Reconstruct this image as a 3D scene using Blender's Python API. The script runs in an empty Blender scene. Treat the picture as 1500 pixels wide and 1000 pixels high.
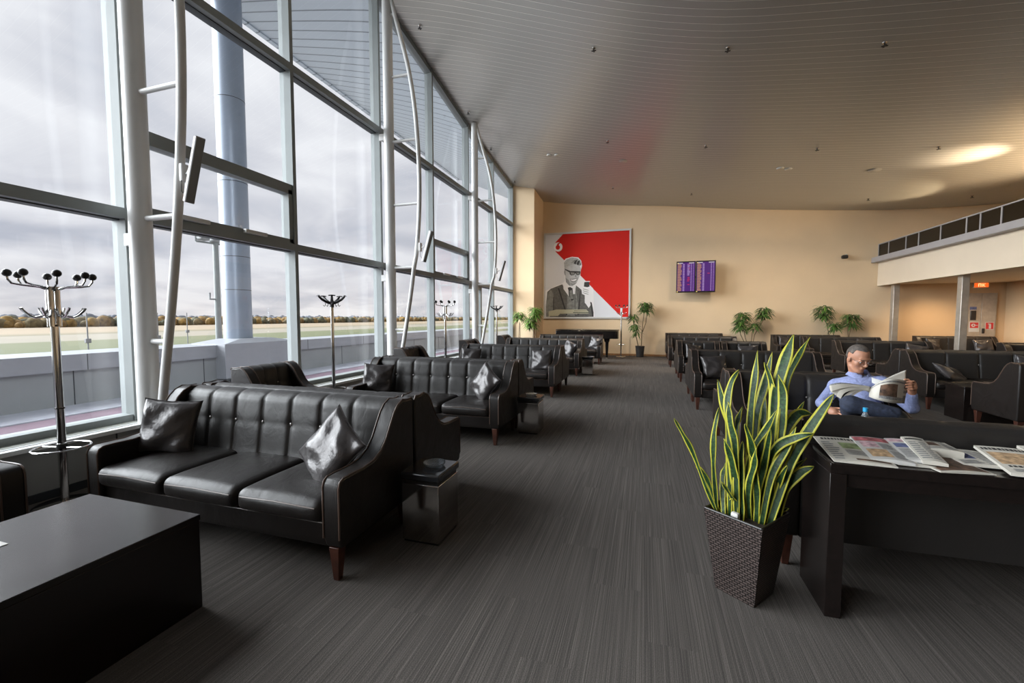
import bpy, bmesh, math, random
import numpy as np
from mathutils import Vector, Matrix, Euler
random.seed(7)
PI = math.pi
scn = bpy.context.scene
COL = scn.collection

# ------------------------------------------------------------------ camera
F = 625.0; CH = 1.5
PITCH = math.atan(35 / F)
YAW = math.atan(195 / math.hypot(F, 35))
FW = Vector((-math.sin(YAW) * math.cos(PITCH), math.cos(YAW) * math.cos(PITCH), -math.sin(PITCH)))
RT = Vector((math.cos(YAW), math.sin(YAW), 0)); UP = RT.cross(FW)
CAMP = Vector((0, 0, CH))
def at(x, y, ax, v):
    """photo measurement -> the world point on the plane (axis ax = v)"""
    d = FW + RT * ((x - 750) / F) - UP * ((y - 500) / F)
    return CAMP + d * ((v - CAMP[ax]) / d[ax])

cam = bpy.data.cameras.new('camera'); camo = bpy.data.objects.new('camera', cam); COL.objects.link(camo)
cam.sensor_width = 36; cam.lens = 36 * F / 1500; cam.clip_start = .05; cam.clip_end = 6000
M3 = Matrix((RT, UP, -FW)).transposed()
camo.matrix_world = Matrix.Translation(CAMP) @ M3.to_4x4()
scn.camera = camo
scn.view_settings.view_transform = 'Standard'; scn.view_settings.look = 'None'
scn.view_settings.gamma = 1; scn.view_settings.use_curve_mapping = False
scn.view_settings.exposure = 1.3

# ------------------------------------------------------------------ materials
class NT:
    def __init__(s, name):
        s.m = bpy.data.materials.new(name); s.m.use_nodes = True
        s.t = s.m.node_tree; s.b = s.t.nodes['Principled BSDF']
    def n(s, typ, **kw):
        o = s.t.nodes.new(typ)
        for k, v in kw.items():
            if k.startswith('_'): setattr(o, k[1:], v)
            else:
                key = int(k[1:]) if k[0] == 'i' and k[1:].isdigit() else k.replace('_', ' ')
                o.inputs[key].default_value = v
        return o
    def l(s, a, b): s.t.links.new(a, b)
    def ramp(s, src, stops, interp='LINEAR'):
        r = s.t.nodes.new('ShaderNodeValToRGB'); r.color_ramp.interpolation = interp
        e = r.color_ramp.elements
        while len(e) < len(stops): e.new(.5)
        for q, (p, c) in zip(e, stops):
            q.position = p; q.color = (*c, 1) if len(c) == 3 else c
        s.l(src, r.inputs[0]); return r
    def math(s, op, a, b=None, c=None):
        m = s.t.nodes.new('ShaderNodeMath'); m.operation = op
        for i, v in enumerate((a, b, c)):
            if v is None: continue
            if isinstance(v, (int, float)): m.inputs[i].default_value = v
            else: s.l(v, m.inputs[i])
        return m.outputs[0]
    def bump(s, h, strength=.3, dist=.01):
        b = s.n('ShaderNodeBump', Strength=strength, Distance=dist); s.l(h, b.inputs['Height']); s.l(b.outputs[0], s.b.inputs['Normal'])

def mat(name, c, rough=.5, metal=0, spec=None, coat=0, nscale=0, namp=.1, bump=0, bscale=60, sheen=0, bdist=.004):
    t = NT(name); b = t.b
    b.inputs['Base Color'].default_value = (*c, 1); b.inputs['Roughness'].default_value = rough
    b.inputs['Metallic'].default_value = metal
    if spec is not None: b.inputs['Specular IOR Level'].default_value = spec
    if coat: b.inputs['Coat Weight'].default_value = coat; b.inputs['Coat Roughness'].default_value = .15
    if sheen: b.inputs['Sheen Weight'].default_value = sheen
    tc = t.n('ShaderNodeTexCoord')
    if nscale:
        n = t.n('ShaderNodeTexNoise', Scale=nscale, Detail=4.0); t.l(tc.outputs['Object'], n.inputs['Vector'])
        r = t.ramp(n.outputs[0], [(.3, tuple(max(0, v * (1 - namp)) for v in c)), (.7, tuple(min(1, v * (1 + namp)) for v in c))])
        t.l(r.outputs[0], b.inputs['Base Color'])
    if bump:
        n2 = t.n('ShaderNodeTexNoise', Scale=bscale, Detail=3.0); t.l(tc.outputs['Object'], n2.inputs['Vector'])
        t.bump(n2.outputs[0], bump, bdist)
    return t.m
def emat(name, c, s=1.0):
    t = NT(name); t.b.inputs['Base Color'].default_value = (*[v * .2 for v in c], 1)
    t.b.inputs['Emission Color'].default_value = (*c, 1); t.b.inputs['Emission Strength'].default_value = s
    return t.m

M = {}
def leather(name, c, rough):
    t = NT(name); b = t.b; b.inputs['Base Color'].default_value = (*c, 1)
    b.inputs['Specular IOR Level'].default_value = .36
    tc = t.n('ShaderNodeTexCoord')
    n1 = t.n('ShaderNodeTexNoise', Scale=5.0, Detail=5.0, Roughness=.6, Distortion=1.2)
    mp = t.n('ShaderNodeMapping'); mp.inputs['Scale'].default_value = (1.5, 1.0, 1.1)
    t.l(tc.outputs['Object'], mp.inputs[0]); t.l(mp.outputs[0], n1.inputs['Vector'])
    n2 = t.n('ShaderNodeTexNoise', Scale=180.0, Detail=2.0); t.l(tc.outputs['Object'], n2.inputs['Vector'])
    h = t.math('ADD', n1.outputs[0], t.math('MULTIPLY', n2.outputs[0], .05))
    t.bump(h, .15, .03)
    r = t.ramp(n1.outputs[0], [(.3, (rough - .07,) * 3), (.75, (rough + .1,) * 3)]); t.l(r.outputs[0], b.inputs['Roughness'])
    return t.m
M['leather'] = leather('black_leather', (.0105, .008, .007), .42)
M['leather_back'] = leather('black_leather_tufted', (.021, .019, .018), .42)
M['piping'] = mat('leather_piping', (.085, .055, .042), .33)  # warm pale tone paints the brown highlights along the leather edges
M['satin'] = mat('dark_satin', (.045, .04, .04), .3, .25, nscale=6, namp=.2, bump=.35, bscale=11, bdist=.03)
M['wood_leg'] = mat('reddish_wood', (.06, .02, .012), .4, nscale=20, namp=.3)
M['button'] = mat('button_leather', (.20, .19, .18), .25, .6)
M['white_metal'] = mat('white_painted_steel', (.58, .58, .57), .35, nscale=3, namp=.03)
M['alu'] = mat('painted_aluminium', (.23, .25, .25), .55, 0, spec=.25, nscale=4, namp=.04)
M['alu_dark'] = mat('window_gasket', (.02, .024, .028), .5)
M['chrome'] = mat('chrome', (.6, .6, .6), .12, 1, nscale=3, namp=.05)
M['chrome_dark'] = mat('dark_mirror_steel', (.58, .56, .54), .1, 1, nscale=2, namp=.08)
M['black_plastic'] = mat('black_plastic', (.012, .011, .011), .35)
M['black_gloss'] = mat('black_lacquer', (.008, .007, .007), .12, coat=.5)
M['blackglass'] = mat('black_glass_top', (.02, .021, .024), .12, spec=.6)
M['wenge'] = None
M['cream'] = mat('cream_paint', (.70, .535, .35), .75, nscale=1.2, namp=.03, bump=.1, bscale=150)
M['cream_light'] = mat('pale_cream_paint', (.66, .55, .42), .7, nscale=1.2, namp=.03)
M['orange_wall'] = mat('warm_ochre_paint', (.60, .42, .25), .75, nscale=1.2, namp=.04)
M['baseboard'] = mat('wood_baseboard', (.30, .16, .07), .5, nscale=15, namp=.2)
M['panel_grey'] = mat('grey_panel', (.26, .26, .25), .6, nscale=3, namp=.05)
M['sill'] = mat('white_sill', (.72, .73, .72), .3, nscale=3, namp=.03)
M['grille'] = mat('sill_grille', (.30, .31, .28), .6, nscale=80, namp=.15)
M['parapet'] = mat('grey_cladding', (.22, .23, .235), .55, .1, nscale=2, namp=.06)
M['parapet_cap'] = mat('light_grey_cap', (.26, .27, .29), .45, .2, nscale=2, namp=.05)
M['terrace'] = mat('purple_roof_membrane', (.17, .115, .145), .8, nscale=4, namp=.12)
M['terrace_light'] = mat('pale_roof_strip', (.33, .34, .38), .7, nscale=4, namp=.1)
M['blue_column'] = mat('blue_grey_cladding', (.21, .245, .30), .4, .25, nscale=2, namp=.05)
M['trim_grey'] = mat('grey_violet_trim', (.33, .31, .31), .5, nscale=3, namp=.04)
M['steel'] = mat('brushed_steel', (.42, .38, .33), .35, .5, nscale=8, namp=.1)
M['soil'] = mat('potting_soil', (.03, .02, .013), .95, nscale=60, namp=.5, bump=.8, bscale=80)
M['pot_black'] = mat('charcoal_pot', (.03, .03, .032), .55, nscale=8, namp=.1)
M['trunk'] = mat('plant_trunk', (.16, .11, .06), .8, nscale=30, namp=.3)
M['dracaena'] = mat('dracaena_leaf', (.045, .10, .022), .4, nscale=5, namp=.5)
M['dracaena_light'] = mat('dracaena_leaf_light', (.10, .20, .03), .4, nscale=5, namp=.5)
M['zz'] = mat('dark_glossy_leaf', (.02, .05, .015), .3, nscale=6, namp=.4)
M['white_plastic'] = mat('white_plastic', (.62, .61, .56), .4)
M['denim'] = mat('dark_denim', (.018, .024, .045), .85, nscale=35, namp=.35, bump=.3, bscale=40, bdist=.01)
M['skin'] = mat('skin', (.40, .19, .115), .5, nscale=14, namp=.12)
M['hair'] = mat('grey_hair', (.085, .07, .06), .7, nscale=50, namp=.5, bump=.5, bscale=90)
M['tee'] = mat('white_cotton', (.6, .6, .6), .8)
M['shoe'] = mat('black_shoe', (.012, .012, .012), .35)
M['paper'] = mat('newsprint', (.52, .49, .43), .8, nscale=7, namp=.08)
M['paper_white'] = mat('white_paper', (.50, .49, .47), .7)
M['grey'] = mat('mid_grey_print', (.22, .22, .22), .8, nscale=90, namp=.4)
M['ink'] = mat('black_ink', (.02, .02, .02), .7)
M['photo_brown'] = mat('brown_photo_print', (.10, .055, .035), .7, nscale=25, namp=.9)
M['photo_green'] = mat('green_photo_print', (.20, .25, .12), .7, nscale=25, namp=.7)
M['photo_red'] = mat('red_print', (.36, .10, .11), .7, nscale=35, namp=.8)
M['photo_pink'] = mat('pink_print', (.50, .33, .36), .7, nscale=40, namp=.5)
M['photo_blue'] = mat('blue_print', (.10, .12, .24), .7, nscale=35, namp=.5)
M['photo_orange'] = mat('orange_print', (.42, .28, .16), .7, nscale=40, namp=.5)
M['red'] = mat('red_print_flat', (.62, .012, .006), .85)
M['sign_red'] = mat('sign_red', (.5, .03, .03), .5)
M['teal_plastic'] = mat('cyan_plastic', (.03, .30, .55), .3)

# shirt with fine vertical weave
t = NT('blue_shirt_cloth'); tc = t.n('ShaderNodeTexCoord'); n = t.n('ShaderNodeTexNoise', Scale=60.0, Detail=2.0)
t.l(tc.outputs['Object'], n.inputs['Vector'])
r = t.ramp(n.outputs[0], [(.3, (.19, .22, .40)), (.7, (.26, .30, .50))]); t.l(r.outputs[0], t.b.inputs['Base Color'])
n2 = t.n('ShaderNodeTexNoise', Scale=13.0, Detail=3.0, Distortion=1.5); t.l(tc.outputs['Object'], n2.inputs['Vector'])
t.bump(n2.outputs[0], .6, .02); t.b.inputs['Roughness'].default_value = .8; M['shirt'] = t.m

# dark wenge wood
t = NT('dark_wenge_wood'); tc = t.n('ShaderNodeTexCoord'); mp = t.n('ShaderNodeMapping'); mp.inputs['Scale'].default_value = (40, 3, 40)
t.l(tc.outputs['Object'], mp.inputs[0]); n = t.n('ShaderNodeTexNoise', Scale=1.0, Detail=5.0, Distortion=.5); t.l(mp.outputs[0], n.inputs['Vector'])
r = t.ramp(n.outputs[0], [(.3, (.006, .0045, .004)), (.75, (.013, .0085, .0075))]); t.l(r.outputs[0], t.b.inputs['Base Color'])
n2 = t.n('ShaderNodeTexNoise', Scale=2.5, Detail=6.0); t.l(tc.outputs['Object'], n2.inputs['Vector'])
r2 = t.ramp(n2.outputs[0], [(.3, (.20,) * 3), (.7, (.27,) * 3)]); t.l(r2.outputs[0], t.b.inputs['Roughness'])
t.b.inputs['Specular IOR Level'].default_value = .42; M['wenge'] = t.m

# carpet: fine stripes along Y, laid in planks
t = NT('striped_carpet'); tc = t.n('ShaderNodeTexCoord'); sx = t.n('ShaderNodeSeparateXYZ'); t.l(tc.outputs['Object'], sx.inputs[0])
row = t.math('FLOOR', t.math('MULTIPLY', sx.outputs[0], 4.0))
yy = t.math('ADD', sx.outputs[1], t.math('MULTIPLY', row, .37))
tile = t.math('FLOOR', t.math('MULTIPLY', yy, 1.0))
cb = t.n('ShaderNodeCombineXYZ'); t.l(t.math('MULTIPLY', sx.outputs[0], 250.0), cb.inputs[0]); t.l(t.math('MULTIPLY', sx.outputs[1], .9), cb.inputs[1])
t.l(t.math('ADD', t.math('MULTIPLY', tile, 7.3), t.math('MULTIPLY', row, 3.1)), cb.inputs[2])
n1 = t.n('ShaderNodeTexNoise', Scale=1.0, Detail=3.0, Roughness=.6); t.l(cb.outputs[0], n1.inputs['Vector'])
r = t.ramp(n1.outputs[0], [(.32, (.068, .061, .057)), (.50, (.10, .09, .083)), (.62, (.132, .119, .108)), (.80, (.22, .195, .17))])
n3 = t.n('ShaderNodeTexNoise', Scale=260.0, Detail=2.0); t.l(tc.outputs['Object'], n3.inputs['Vector'])
mx = t.n('ShaderNodeMixRGB', _blend_type='MULTIPLY', Fac=.6); t.l(r.outputs[0], mx.inputs[1])
r3 = t.ramp(n3.outputs[0], [(.3, (.35,) * 3), (.7, (1.45,) * 3)]); t.l(r3.outputs[0], mx.inputs[2]); t.l(mx.outputs[0], t.b.inputs['Base Color'])
t.b.inputs['Roughness'].default_value = .95; t.b.inputs['Specular IOR Level'].default_value = .04
t.bump(n3.outputs[0], .5, .004); M['carpet'] = t.m

# ceiling metal slats (grooves across Y)
def slat_mat(name, base, line, metal, rough, pitch=.155):
    t = NT(name); tc = t.n('ShaderNodeTexCoord'); sx = t.n('ShaderNodeSeparateXYZ'); t.l(tc.outputs['Object'], sx.inputs[0])
    u = t.math('FRACT', t.math('MULTIPLY', sx.outputs[1], 1 / pitch))
    r = t.ramp(u, [(0, line), (.05, line), (.11, base), (.9, base), (1.0, tuple(v * .75 for v in base))]); t.l(r.outputs[0], t.b.inputs['Base Color'])
    rr = t.ramp(u, [(0, (0, 0, 0)), (.06, (0, 0, 0)), (.14, (1, 1, 1)), (.95, (1, 1, 1)), (1, (.2,) * 3)])
    t.bump(rr.outputs[0], .6, .006)
    t.b.inputs['Metallic'].default_value = metal; t.b.inputs['Roughness'].default_value = rough
    return t.m
M['slats'] = slat_mat('metal_slat_ceiling', (.44, .425, .40), (.80, .77, .72), .35, .36)  # pale line colour paints the seams as lit by the windows
M['slats_out'] = slat_mat('metal_slat_soffit', (.42, .47, .52), (.13, .15, .17), .2, .5, .31)
M['wicker'] = None
t = NT('brown_wicker'); tc = t.n('ShaderNodeTexCoord'); mp = t.n('ShaderNodeMapping'); mp.inputs['Scale'].default_value = (1, 1, 1)
t.l(tc.outputs['UV'], mp.inputs[0])
br = t.n('ShaderNodeTexBrick', Scale=1.0, Mortar_Size=.0032, Mortar_Smooth=.6, Brick_Width=.028, Row_Height=.0135)
br.inputs['Color1'].default_value = (.085, .062, .056, 1); br.inputs['Color2'].default_value = (.062, .045, .041, 1); br.inputs['Mortar'].default_value = (.012, .009, .008, 1)
t.l(mp.outputs[0], br.inputs['Vector']); t.l(br.outputs[0], t.b.inputs['Base Color']); t.b.inputs['Roughness'].default_value = .4
t.bump(t.math('SUBTRACT', 1.0, br.outputs['Fac']), 1.0, .01); M['wicker'] = t.m

# snake plant leaf: UV.x across the blade
t = NT('variegated_leaf'); tc = t.n('ShaderNodeTexCoord'); sx = t.n('ShaderNodeSeparateXYZ'); t.l(tc.outputs['UV'], sx.inputs[0])
cb = t.n('ShaderNodeCombineXYZ'); t.l(t.math('MULTIPLY', sx.outputs[0], 2.0), cb.inputs[0]); t.l(t.math('MULTIPLY', sx.outputs[1], 22.0), cb.inputs[1])
oi = t.n('ShaderNodeObjectInfo'); t.l(t.math('MULTIPLY', oi.outputs['Random'], 30.0), cb.inputs[2])
n1 = t.n('ShaderNodeTexNoise', Scale=1.6, Detail=4.0, Distortion=.6); t.l(cb.outputs[0], n1.inputs['Vector'])
g = t.ramp(n1.outputs[0], [(.35, (.006, .020, .006)), (.58, (.016, .048, .014)), (.78, (.055, .11, .04))])
d = t.math('ABSOLUTE', t.math('SUBTRACT', sx.outputs[0], .5))
d2 = t.math('ADD', d, t.math('MULTIPLY', t.math('SUBTRACT', n1.outputs[0], .5), .06))
msk = t.ramp(d2, [(.315, (0, 0, 0)), (.34, (1, 1, 1))])
mx = t.n('ShaderNodeMixRGB'); t.l(msk.outputs[0], mx.inputs[0]); t.l(g.outputs[0], mx.inputs[1]); mx.inputs[2].default_value = (.37, .35, .035, 1)
t.l(mx.outputs[0], t.b.inputs['Base Color']); t.b.inputs['Roughness'].default_value = .5; t.b.inputs['Specular IOR Level'].default_value = .3
M['snake'] = t.m

# window glass: clear with a reflection
t = NT('window_glass'); nt = t.t; nt.nodes.remove(t.b)
tr = t.n('ShaderNodeBsdfTransparent'); tr.inputs[0].default_value = (.93, .95, .96, 1)
gl = t.n('ShaderNodeBsdfGlossy', Roughness=.01); fr = t.n('ShaderNodeFresnel', IOR=1.5); ms = t.n('ShaderNodeMixShader')
t.l(fr.outputs[0], ms.inputs[0]); t.l(tr.outputs[0], ms.inputs[1]); t.l(gl.outputs[0], ms.inputs[2]); t.l(ms.outputs[0], nt.nodes['Material Output'].inputs[0]); M['glass'] = t.m
t = NT('smoked_glass'); nt = t.t; nt.nodes.remove(t.b)
tr = t.n('ShaderNodeBsdfTransparent'); tr.inputs[0].default_value = (.16, .15, .13, 1)
gl = t.n('ShaderNodeBsdfGlossy', Roughness=.08); fr = t.n('ShaderNodeFresnel', IOR=1.5); ms = t.n('ShaderNodeMixShader')
t.l(fr.outputs[0], ms.inputs[0]); t.l(tr.outputs[0], ms.inputs[1]); t.l(gl.outputs[0], ms.inputs[2]); t.l(ms.outputs[0], nt.nodes['Material Output'].inputs[0]); M['smoked'] = t.m
t = NT('clear_plastic'); t.b.inputs['Transmission Weight'].default_value = .9; t.b.inputs['Roughness'].default_value = .05; t.b.inputs['Base Color'].default_value = (.8, .88, .95, 1); t.b.inputs['IOR'].default_value = 1.25
M['clear'] = t.m

# ------------------------------------------------------------------ mesh builder
class MB:
    def __init__(s): s.v = []; s.f = []; s.mi = []; s.uv = []
    def add(s, vs, fs, mi=0, uvs=None):
        o = len(s.v); s.v += [tuple(p) for p in vs]
        for k, f in enumerate(fs):
            s.f.append([i + o for i in f]); s.mi.append(mi); s.uv.append(uvs[k] if uvs else None)
        return s
    def box(s, x0, x1, y0, y1, z0, z1, mi=0):
        vs = [(x, y, z) for z in (z0, z1) for y in (y0, y1) for x in (x0, x1)]
        return s.add(vs, [(0, 2, 3, 1), (4, 5, 7, 6), (0, 1, 5, 4), (2, 6, 7, 3), (0, 4, 6, 2), (1, 3, 7, 5)], mi)
    def frustum(s, cx, cy, z0, z1, a0, b0, a1, b1, mi=0):
        vs = [(cx + sx * a, cy + sy * b, z) for z, a, b in ((z0, a0, b0), (z1, a1, b1)) for sy in (-1, 1) for sx in (-1, 1)]
        return s.add(vs, [(0, 2, 3, 1), (4, 5, 7, 6), (0, 1, 5, 4), (2, 6, 7, 3), (0, 4, 6, 2), (1, 3, 7, 5)], mi)
    def tube(s, pts, r, seg=10, mi=0, closed=False, cap=True):
        pts = [Vector(p) for p in pts]; n = len(pts)
        rs = r if isinstance(r, (list, tuple)) else [r] * n
        prev = None; vs = []
        for i, p in enumerate(pts):
            if closed: tg = pts[(i + 1) % n] - pts[i - 1]
            else: tg = pts[min(i + 1, n - 1)] - pts[max(i - 1, 0)]
            tg.normalize()
            if prev is None:
                a = Vector((0, 0, 1)) if abs(tg.z) < .9 else Vector((1, 0, 0)); nn = tg.cross(a).normalized()
            else: nn = (prev - tg * prev.dot(tg)).normalized()
            prev = nn; bb = tg.cross(nn)
            for k in range(seg):
                a = 2 * PI * k / seg; vs.append(p + (nn * math.cos(a) + bb * math.sin(a)) * rs[i])
        fs = []
        for i in range(n if closed else n - 1):
            j = (i + 1) % n
            for k in range(seg): fs.append((i * seg + k, i * seg + (k + 1) % seg, j * seg + (k + 1) % seg, j * seg + k))
        if cap and not closed: fs += [tuple(range(seg))[::-1], tuple((n - 1) * seg + k for k in range(seg))]
        return s.add(vs, fs, mi)
    def lathe(s, prof, cx=0, cy=0, seg=20, mi=0):
        vs = []; n = len(prof)
        for r, z in prof:
            for k in range(seg): a = 2 * PI * k / seg; vs.append((cx + r * math.cos(a), cy + r * math.sin(a), z))
        fs = [(i * seg + k, i * seg + (k + 1) % seg, (i + 1) * seg + (k + 1) % seg, (i + 1) * seg + k) for i in range(n - 1) for k in range(seg)]
        fs += [tuple(range(seg))[::-1], tuple((n - 1) * seg + k for k in range(seg))]
        return s.add(vs, fs, mi)
    def ball(s, c, r, seg=14, rings=9, mi=0, sc=(1, 1, 1)):
        vs = []; c = Vector(c)
        for i in range(rings + 1):
            th = PI * i / rings
            for k in range(seg):
                a = 2 * PI * k / seg; q = max(math.sin(th), 1e-3)
                vs.append((c.x + r * sc[0] * q * math.cos(a), c.y + r * sc[1] * q * math.sin(a), c.z - r * sc[2] * math.cos(th)))
        fs = [(i * seg + k, i * seg + (k + 1) % seg, (i + 1) * seg + (k + 1) % seg, (i + 1) * seg + k) for i in range(rings) for k in range(seg)]
        fs += [tuple(range(seg))[::-1], tuple(rings * seg + k for k in range(seg))]
        return s.add(vs, fs, mi)
    def prism(s, poly, x0, x1, axis=0, mi=0):
        """poly of (a,b); axis 0: (y,z) along x; 1: (x,z) along y; 2: (x,y) along z"""
        n = len(poly)
        def mk(a, b, t): return (t, a, b) if axis == 0 else ((a, t, b) if axis == 1 else (a, b, t))
        vs = [mk(a, b, x0) for a, b in poly] + [mk(a, b, x1) for a, b in poly]
        fs = [tuple(range(n))[::-1], tuple(range(n, 2 * n))] + [(i, (i + 1) % n, n + (i + 1) % n, n + i) for i in range(n)]
        return s.add(vs, fs, mi)
    def grid(s, fn, nu, nv, mi=0, uv=False):
        vs = [fn(i / nu, j / nv) for j in range(nv + 1) for i in range(nu + 1)]
        fs = []; us = []
        for j in range(nv):
            for i in range(nu):
                a = j * (nu + 1) + i; fs.append((a, a + 1, a + nu + 2, a + nu + 1))
                us.append([(i / nu, j / nv), ((i + 1) / nu, j / nv), ((i + 1) / nu, (j + 1) / nv), (i / nu, (j + 1) / nv)])
        return s.add(vs, fs, mi, us if uv else None)
    def rbox(s, x0, x1, y0, y1, z0, z1, r, top=0.0, front=0.0, n=12, mi=0):
        hx, hy, hz = (x1 - x0) / 2, (y1 - y0) / 2, (z1 - z0) / 2; c = Vector(((x0 + x1) / 2, (y0 + y1) / 2, (z0 + z1) / 2))
        def par(k, h):   # denser near the edges
            q = k / n; e = min(.9, 1.6 * r / h)
            if q < .25: return -1 + e * (q / .25)
            if q > .75: return 1 - e * ((1 - q) / .25)
            return (-1 + e) + (2 - 2 * e) * (q - .25) / .5
        H = (hx, hy, hz)
        for ax in range(3):
            for sg in (-1, 1):
                b, d = (ax + 1) % 3, (ax + 2) % 3; vs = []
                for j in range(n + 1):
                    for i in range(n + 1):
                        p = [0, 0, 0]; p[ax] = sg * H[ax]; p[b] = par(i, H[b]) * H[b]; p[d] = par(j, H[d]) * H[d]
                        q = [max(-(H[k] - r), min(H[k] - r, p[k])) for k in range(3)]
                        dv = Vector([p[k] - q[k] for k in range(3)])
                        if dv.length > 1e-9: dv = dv.normalized() * r
                        w = Vector(q) + dv
                        un, vn, wn = w.x / hx, w.y / hy, w.z / hz
                        if top and wn > 0: w.z += top * max(0, 1 - un ** 4) * max(0, 1 - vn ** 4) * wn
                        if front and vn < 0: w.y -= front * max(0, 1 - un ** 4) * max(0, 1 - wn ** 2) * (-vn)
                        vs.append(w + c)
                fs = []
                for j in range(n):
                    for i in range(n):
                        a = j * (n + 1) + i; q = (a, a + 1, a + n + 2, a + n + 1); fs.append(q if sg > 0 else q[::-1])
                s.add(vs, fs, mi)
        return s
    def build(s, name, mats, parent=None, smooth=True, bevel=0, bseg=2, weld=False, auto=40):
        me = bpy.data.meshes.new(name); me.from_pydata(s.v, [], s.f)
        if not isinstance(mats, (list, tuple)): mats = [mats]
        for m in mats: me.materials.append(m)
        me.polygons.foreach_set('material_index', s.mi)
        if any(u for u in s.uv):
            ul = me.uv_layers.new(name='UVMap'); k = 0
            for pi, f in enumerate(s.f):
                for ci in range(len(f)):
                    ul.data[k].uv = s.uv[pi][ci] if s.uv[pi] else (0, 0); k += 1
        me.update()
        if weld:
            bm = bmesh.new(); bm.from_mesh(me); bmesh.ops.remove_doubles(bm, verts=bm.verts, dist=1e-5); bmesh.ops.recalc_face_normals(bm, faces=bm.faces); bm.to_mesh(me); bm.free()
        o = bpy.data.objects.new(name, me); COL.objects.link(o)
        if parent: o.parent = parent
        if bevel:
            b = o.modifiers.new('bevel', 'BEVEL'); b.width = bevel; b.segments = bseg; b.limit_method = 'ANGLE'; b.angle_limit = math.radians(35)
            b.harden_normals = False
        if smooth:
            me.polygons.foreach_set('use_smooth', [True] * len(me.polygons))
            if auto:
                try: me.set_sharp_from_angle(angle=math.radians(auto))
                except Exception: pass
        return o

def tag(o, label=None, cat=None, group=None, kind=None):
    if label: o['label'] = label
    if cat: o['category'] = cat
    if group: o['group'] = group
    if kind: o['kind'] = kind
    return o
def thing(name, label, cat, loc=(0, 0, 0), rz=0, group=None):
    o = bpy.data.objects.new(name, None); COL.objects.link(o); o.location = loc; o.rotation_euler = (0, 0, rz); o.empty_display_size = .1
    return tag(o, label, cat, group)
def struct(name, mb, m, label, cat, **kw):
    o = mb.build(name, m, **kw) if isinstance(mb, MB) else mb
    return tag(o, label, cat, kind='structure')
def dup(o, label=None, group=None, loc=None, rz=None, parent=None):
    c = o.copy(); COL.objects.link(c)
    if parent: c.parent = parent
    if label: c['label'] = label
    if group: c['group'] = group
    if loc is not None: c.location = loc
    if rz is not None: c.rotation_euler = (0, 0, rz)
    for ch in list(o.children): dup(ch, parent=c)
    return c

# ------------------------------------------------------------------ shell
FY = 17.4; GX = -5.0
FARZ = [(-5.4, 6.98), (-4.4, 6.75), (-2.56, 6.33), (-.58, 5.93), (1.27, 5.64), (3.56, 5.37), (5.66, 5.19), (7.6, 5.05), (9.4, 5.02), (14.2, 5.1)]
WINZ = [(-8, 8.35), (0, 8.2), (4, 8.05), (6, 7.85), (7.9, 7.59), (9.54, 7.36), (11.78, 6.98), (13.88, 6.72), (15.9, 6.54), (18, 6.4)]
def lin(tab, x):
    if x <= tab[0][0]: a, b = tab[0], tab[1]
    elif x >= tab[-1][0]: a, b = tab[-2], tab[-1]
    else:
        for a, b in zip(tab, tab[1:]):
            if a[0] <= x <= b[0]: break
    return a[1] + (b[1] - a[1]) * (x - a[0]) / (b[0] - a[0])
def smooth_tab(tab, x, h=.8): return (lin(tab, x - h) + 2 * lin(tab, x - h / 2) + 2 * lin(tab, x) + 2 * lin(tab, x + h / 2) + lin(tab, x + h)) / 8
def ceil_z(x, y):
    base = smooth_tab(FARZ, x); k = max(0, min(1, (1.5 - x) / 6.5)); k = k * k * (3 - 2 * k)
    return base + k * (smooth_tab(WINZ, y) - smooth_tab(FARZ, -5.0))

mb = MB().box(-4.75, 14.2, -8, FY, -.12, 0)
struct('floor', mb, M['carpet'], 'dark grey carpet floor with fine stripes running to the far wall', 'floor', smooth=False)
def cpt(u, v): x = -5.0 + 19.2 * u; y = -8 + (FY + 8) * v; return (x, y, ceil_z(x, y))
mb = MB().grid(cpt, 48, 64); mb.grid(lambda u, v: (cpt(1 - u, v)[0], cpt(1 - u, v)[1], cpt(1 - u, v)[2] + .12), 48, 64)
struct('ceiling', mb, M['slats'], 'curved metal slat ceiling sweeping down from the windows', 'ceiling')
# eave outside
def ept(u, v):
    y = -10 + 30 * v; z0 = ceil_z(GX, min(y, FY)) ; x = -5.02 - 3.98 * u
    z1 = 8.4; return (x, y, z0 + (z1 - z0) * (u ** .85))
mb = MB().grid(lambda u, v: ept(1 - u, v), 14, 50); mb.grid(lambda u, v: (ept(u, v)[0], ept(u, v)[1], ept(u, v)[2] + .25), 14, 50)
mb.box(-9.1, -8.98, -10, 20, 8.36, 8.66)
struct('ceiling_eave', mb, M['slats_out'], 'blue grey slatted roof eave outside the tall windows', 'roof eave')
# far wall with pier at the window end
def wall_poly(x0, x1, z0=0, n=24): return [(x0, z0), (x1, z0)] + [(x1 + (x0 - x1) * i / n, ceil_z(x1 + (x0 - x1) * i / n, FY) + .1) for i in range(n + 1)]
struct('wall_far', MB().prism(wall_poly(-5.0, 14.2), FY, FY + .2, 1), M['cream'], 'cream painted end wall behind the poster and flight screens', 'wall', smooth=False)
struct('wall_pier', MB().prism([(-4.97, 0), (-4.07, 0), (-4.07, ceil_z(-4.07, 15.9) + .15), (-4.97, ceil_z(-4.97, 15.9) + .2)], 15.88, FY - .002, 1), M['cream'], 'projecting cream pier between the window wall and the poster', 'wall', smooth=False)
struct('wall_back', MB().prism([(-5, 0), (14.2, 0), (14.2, 6), (4, 6.6), (-5, 8.6)], -8.2, -8, 1), M['cream'], 'cream wall behind the camera', 'wall', smooth=False)
struct('wall_right', MB().box(10.75, 10.95, -8, FY - .002, 0, 2.6), M['orange_wall'], 'warm painted side wall under the gallery', 'wall', smooth=False)
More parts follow.
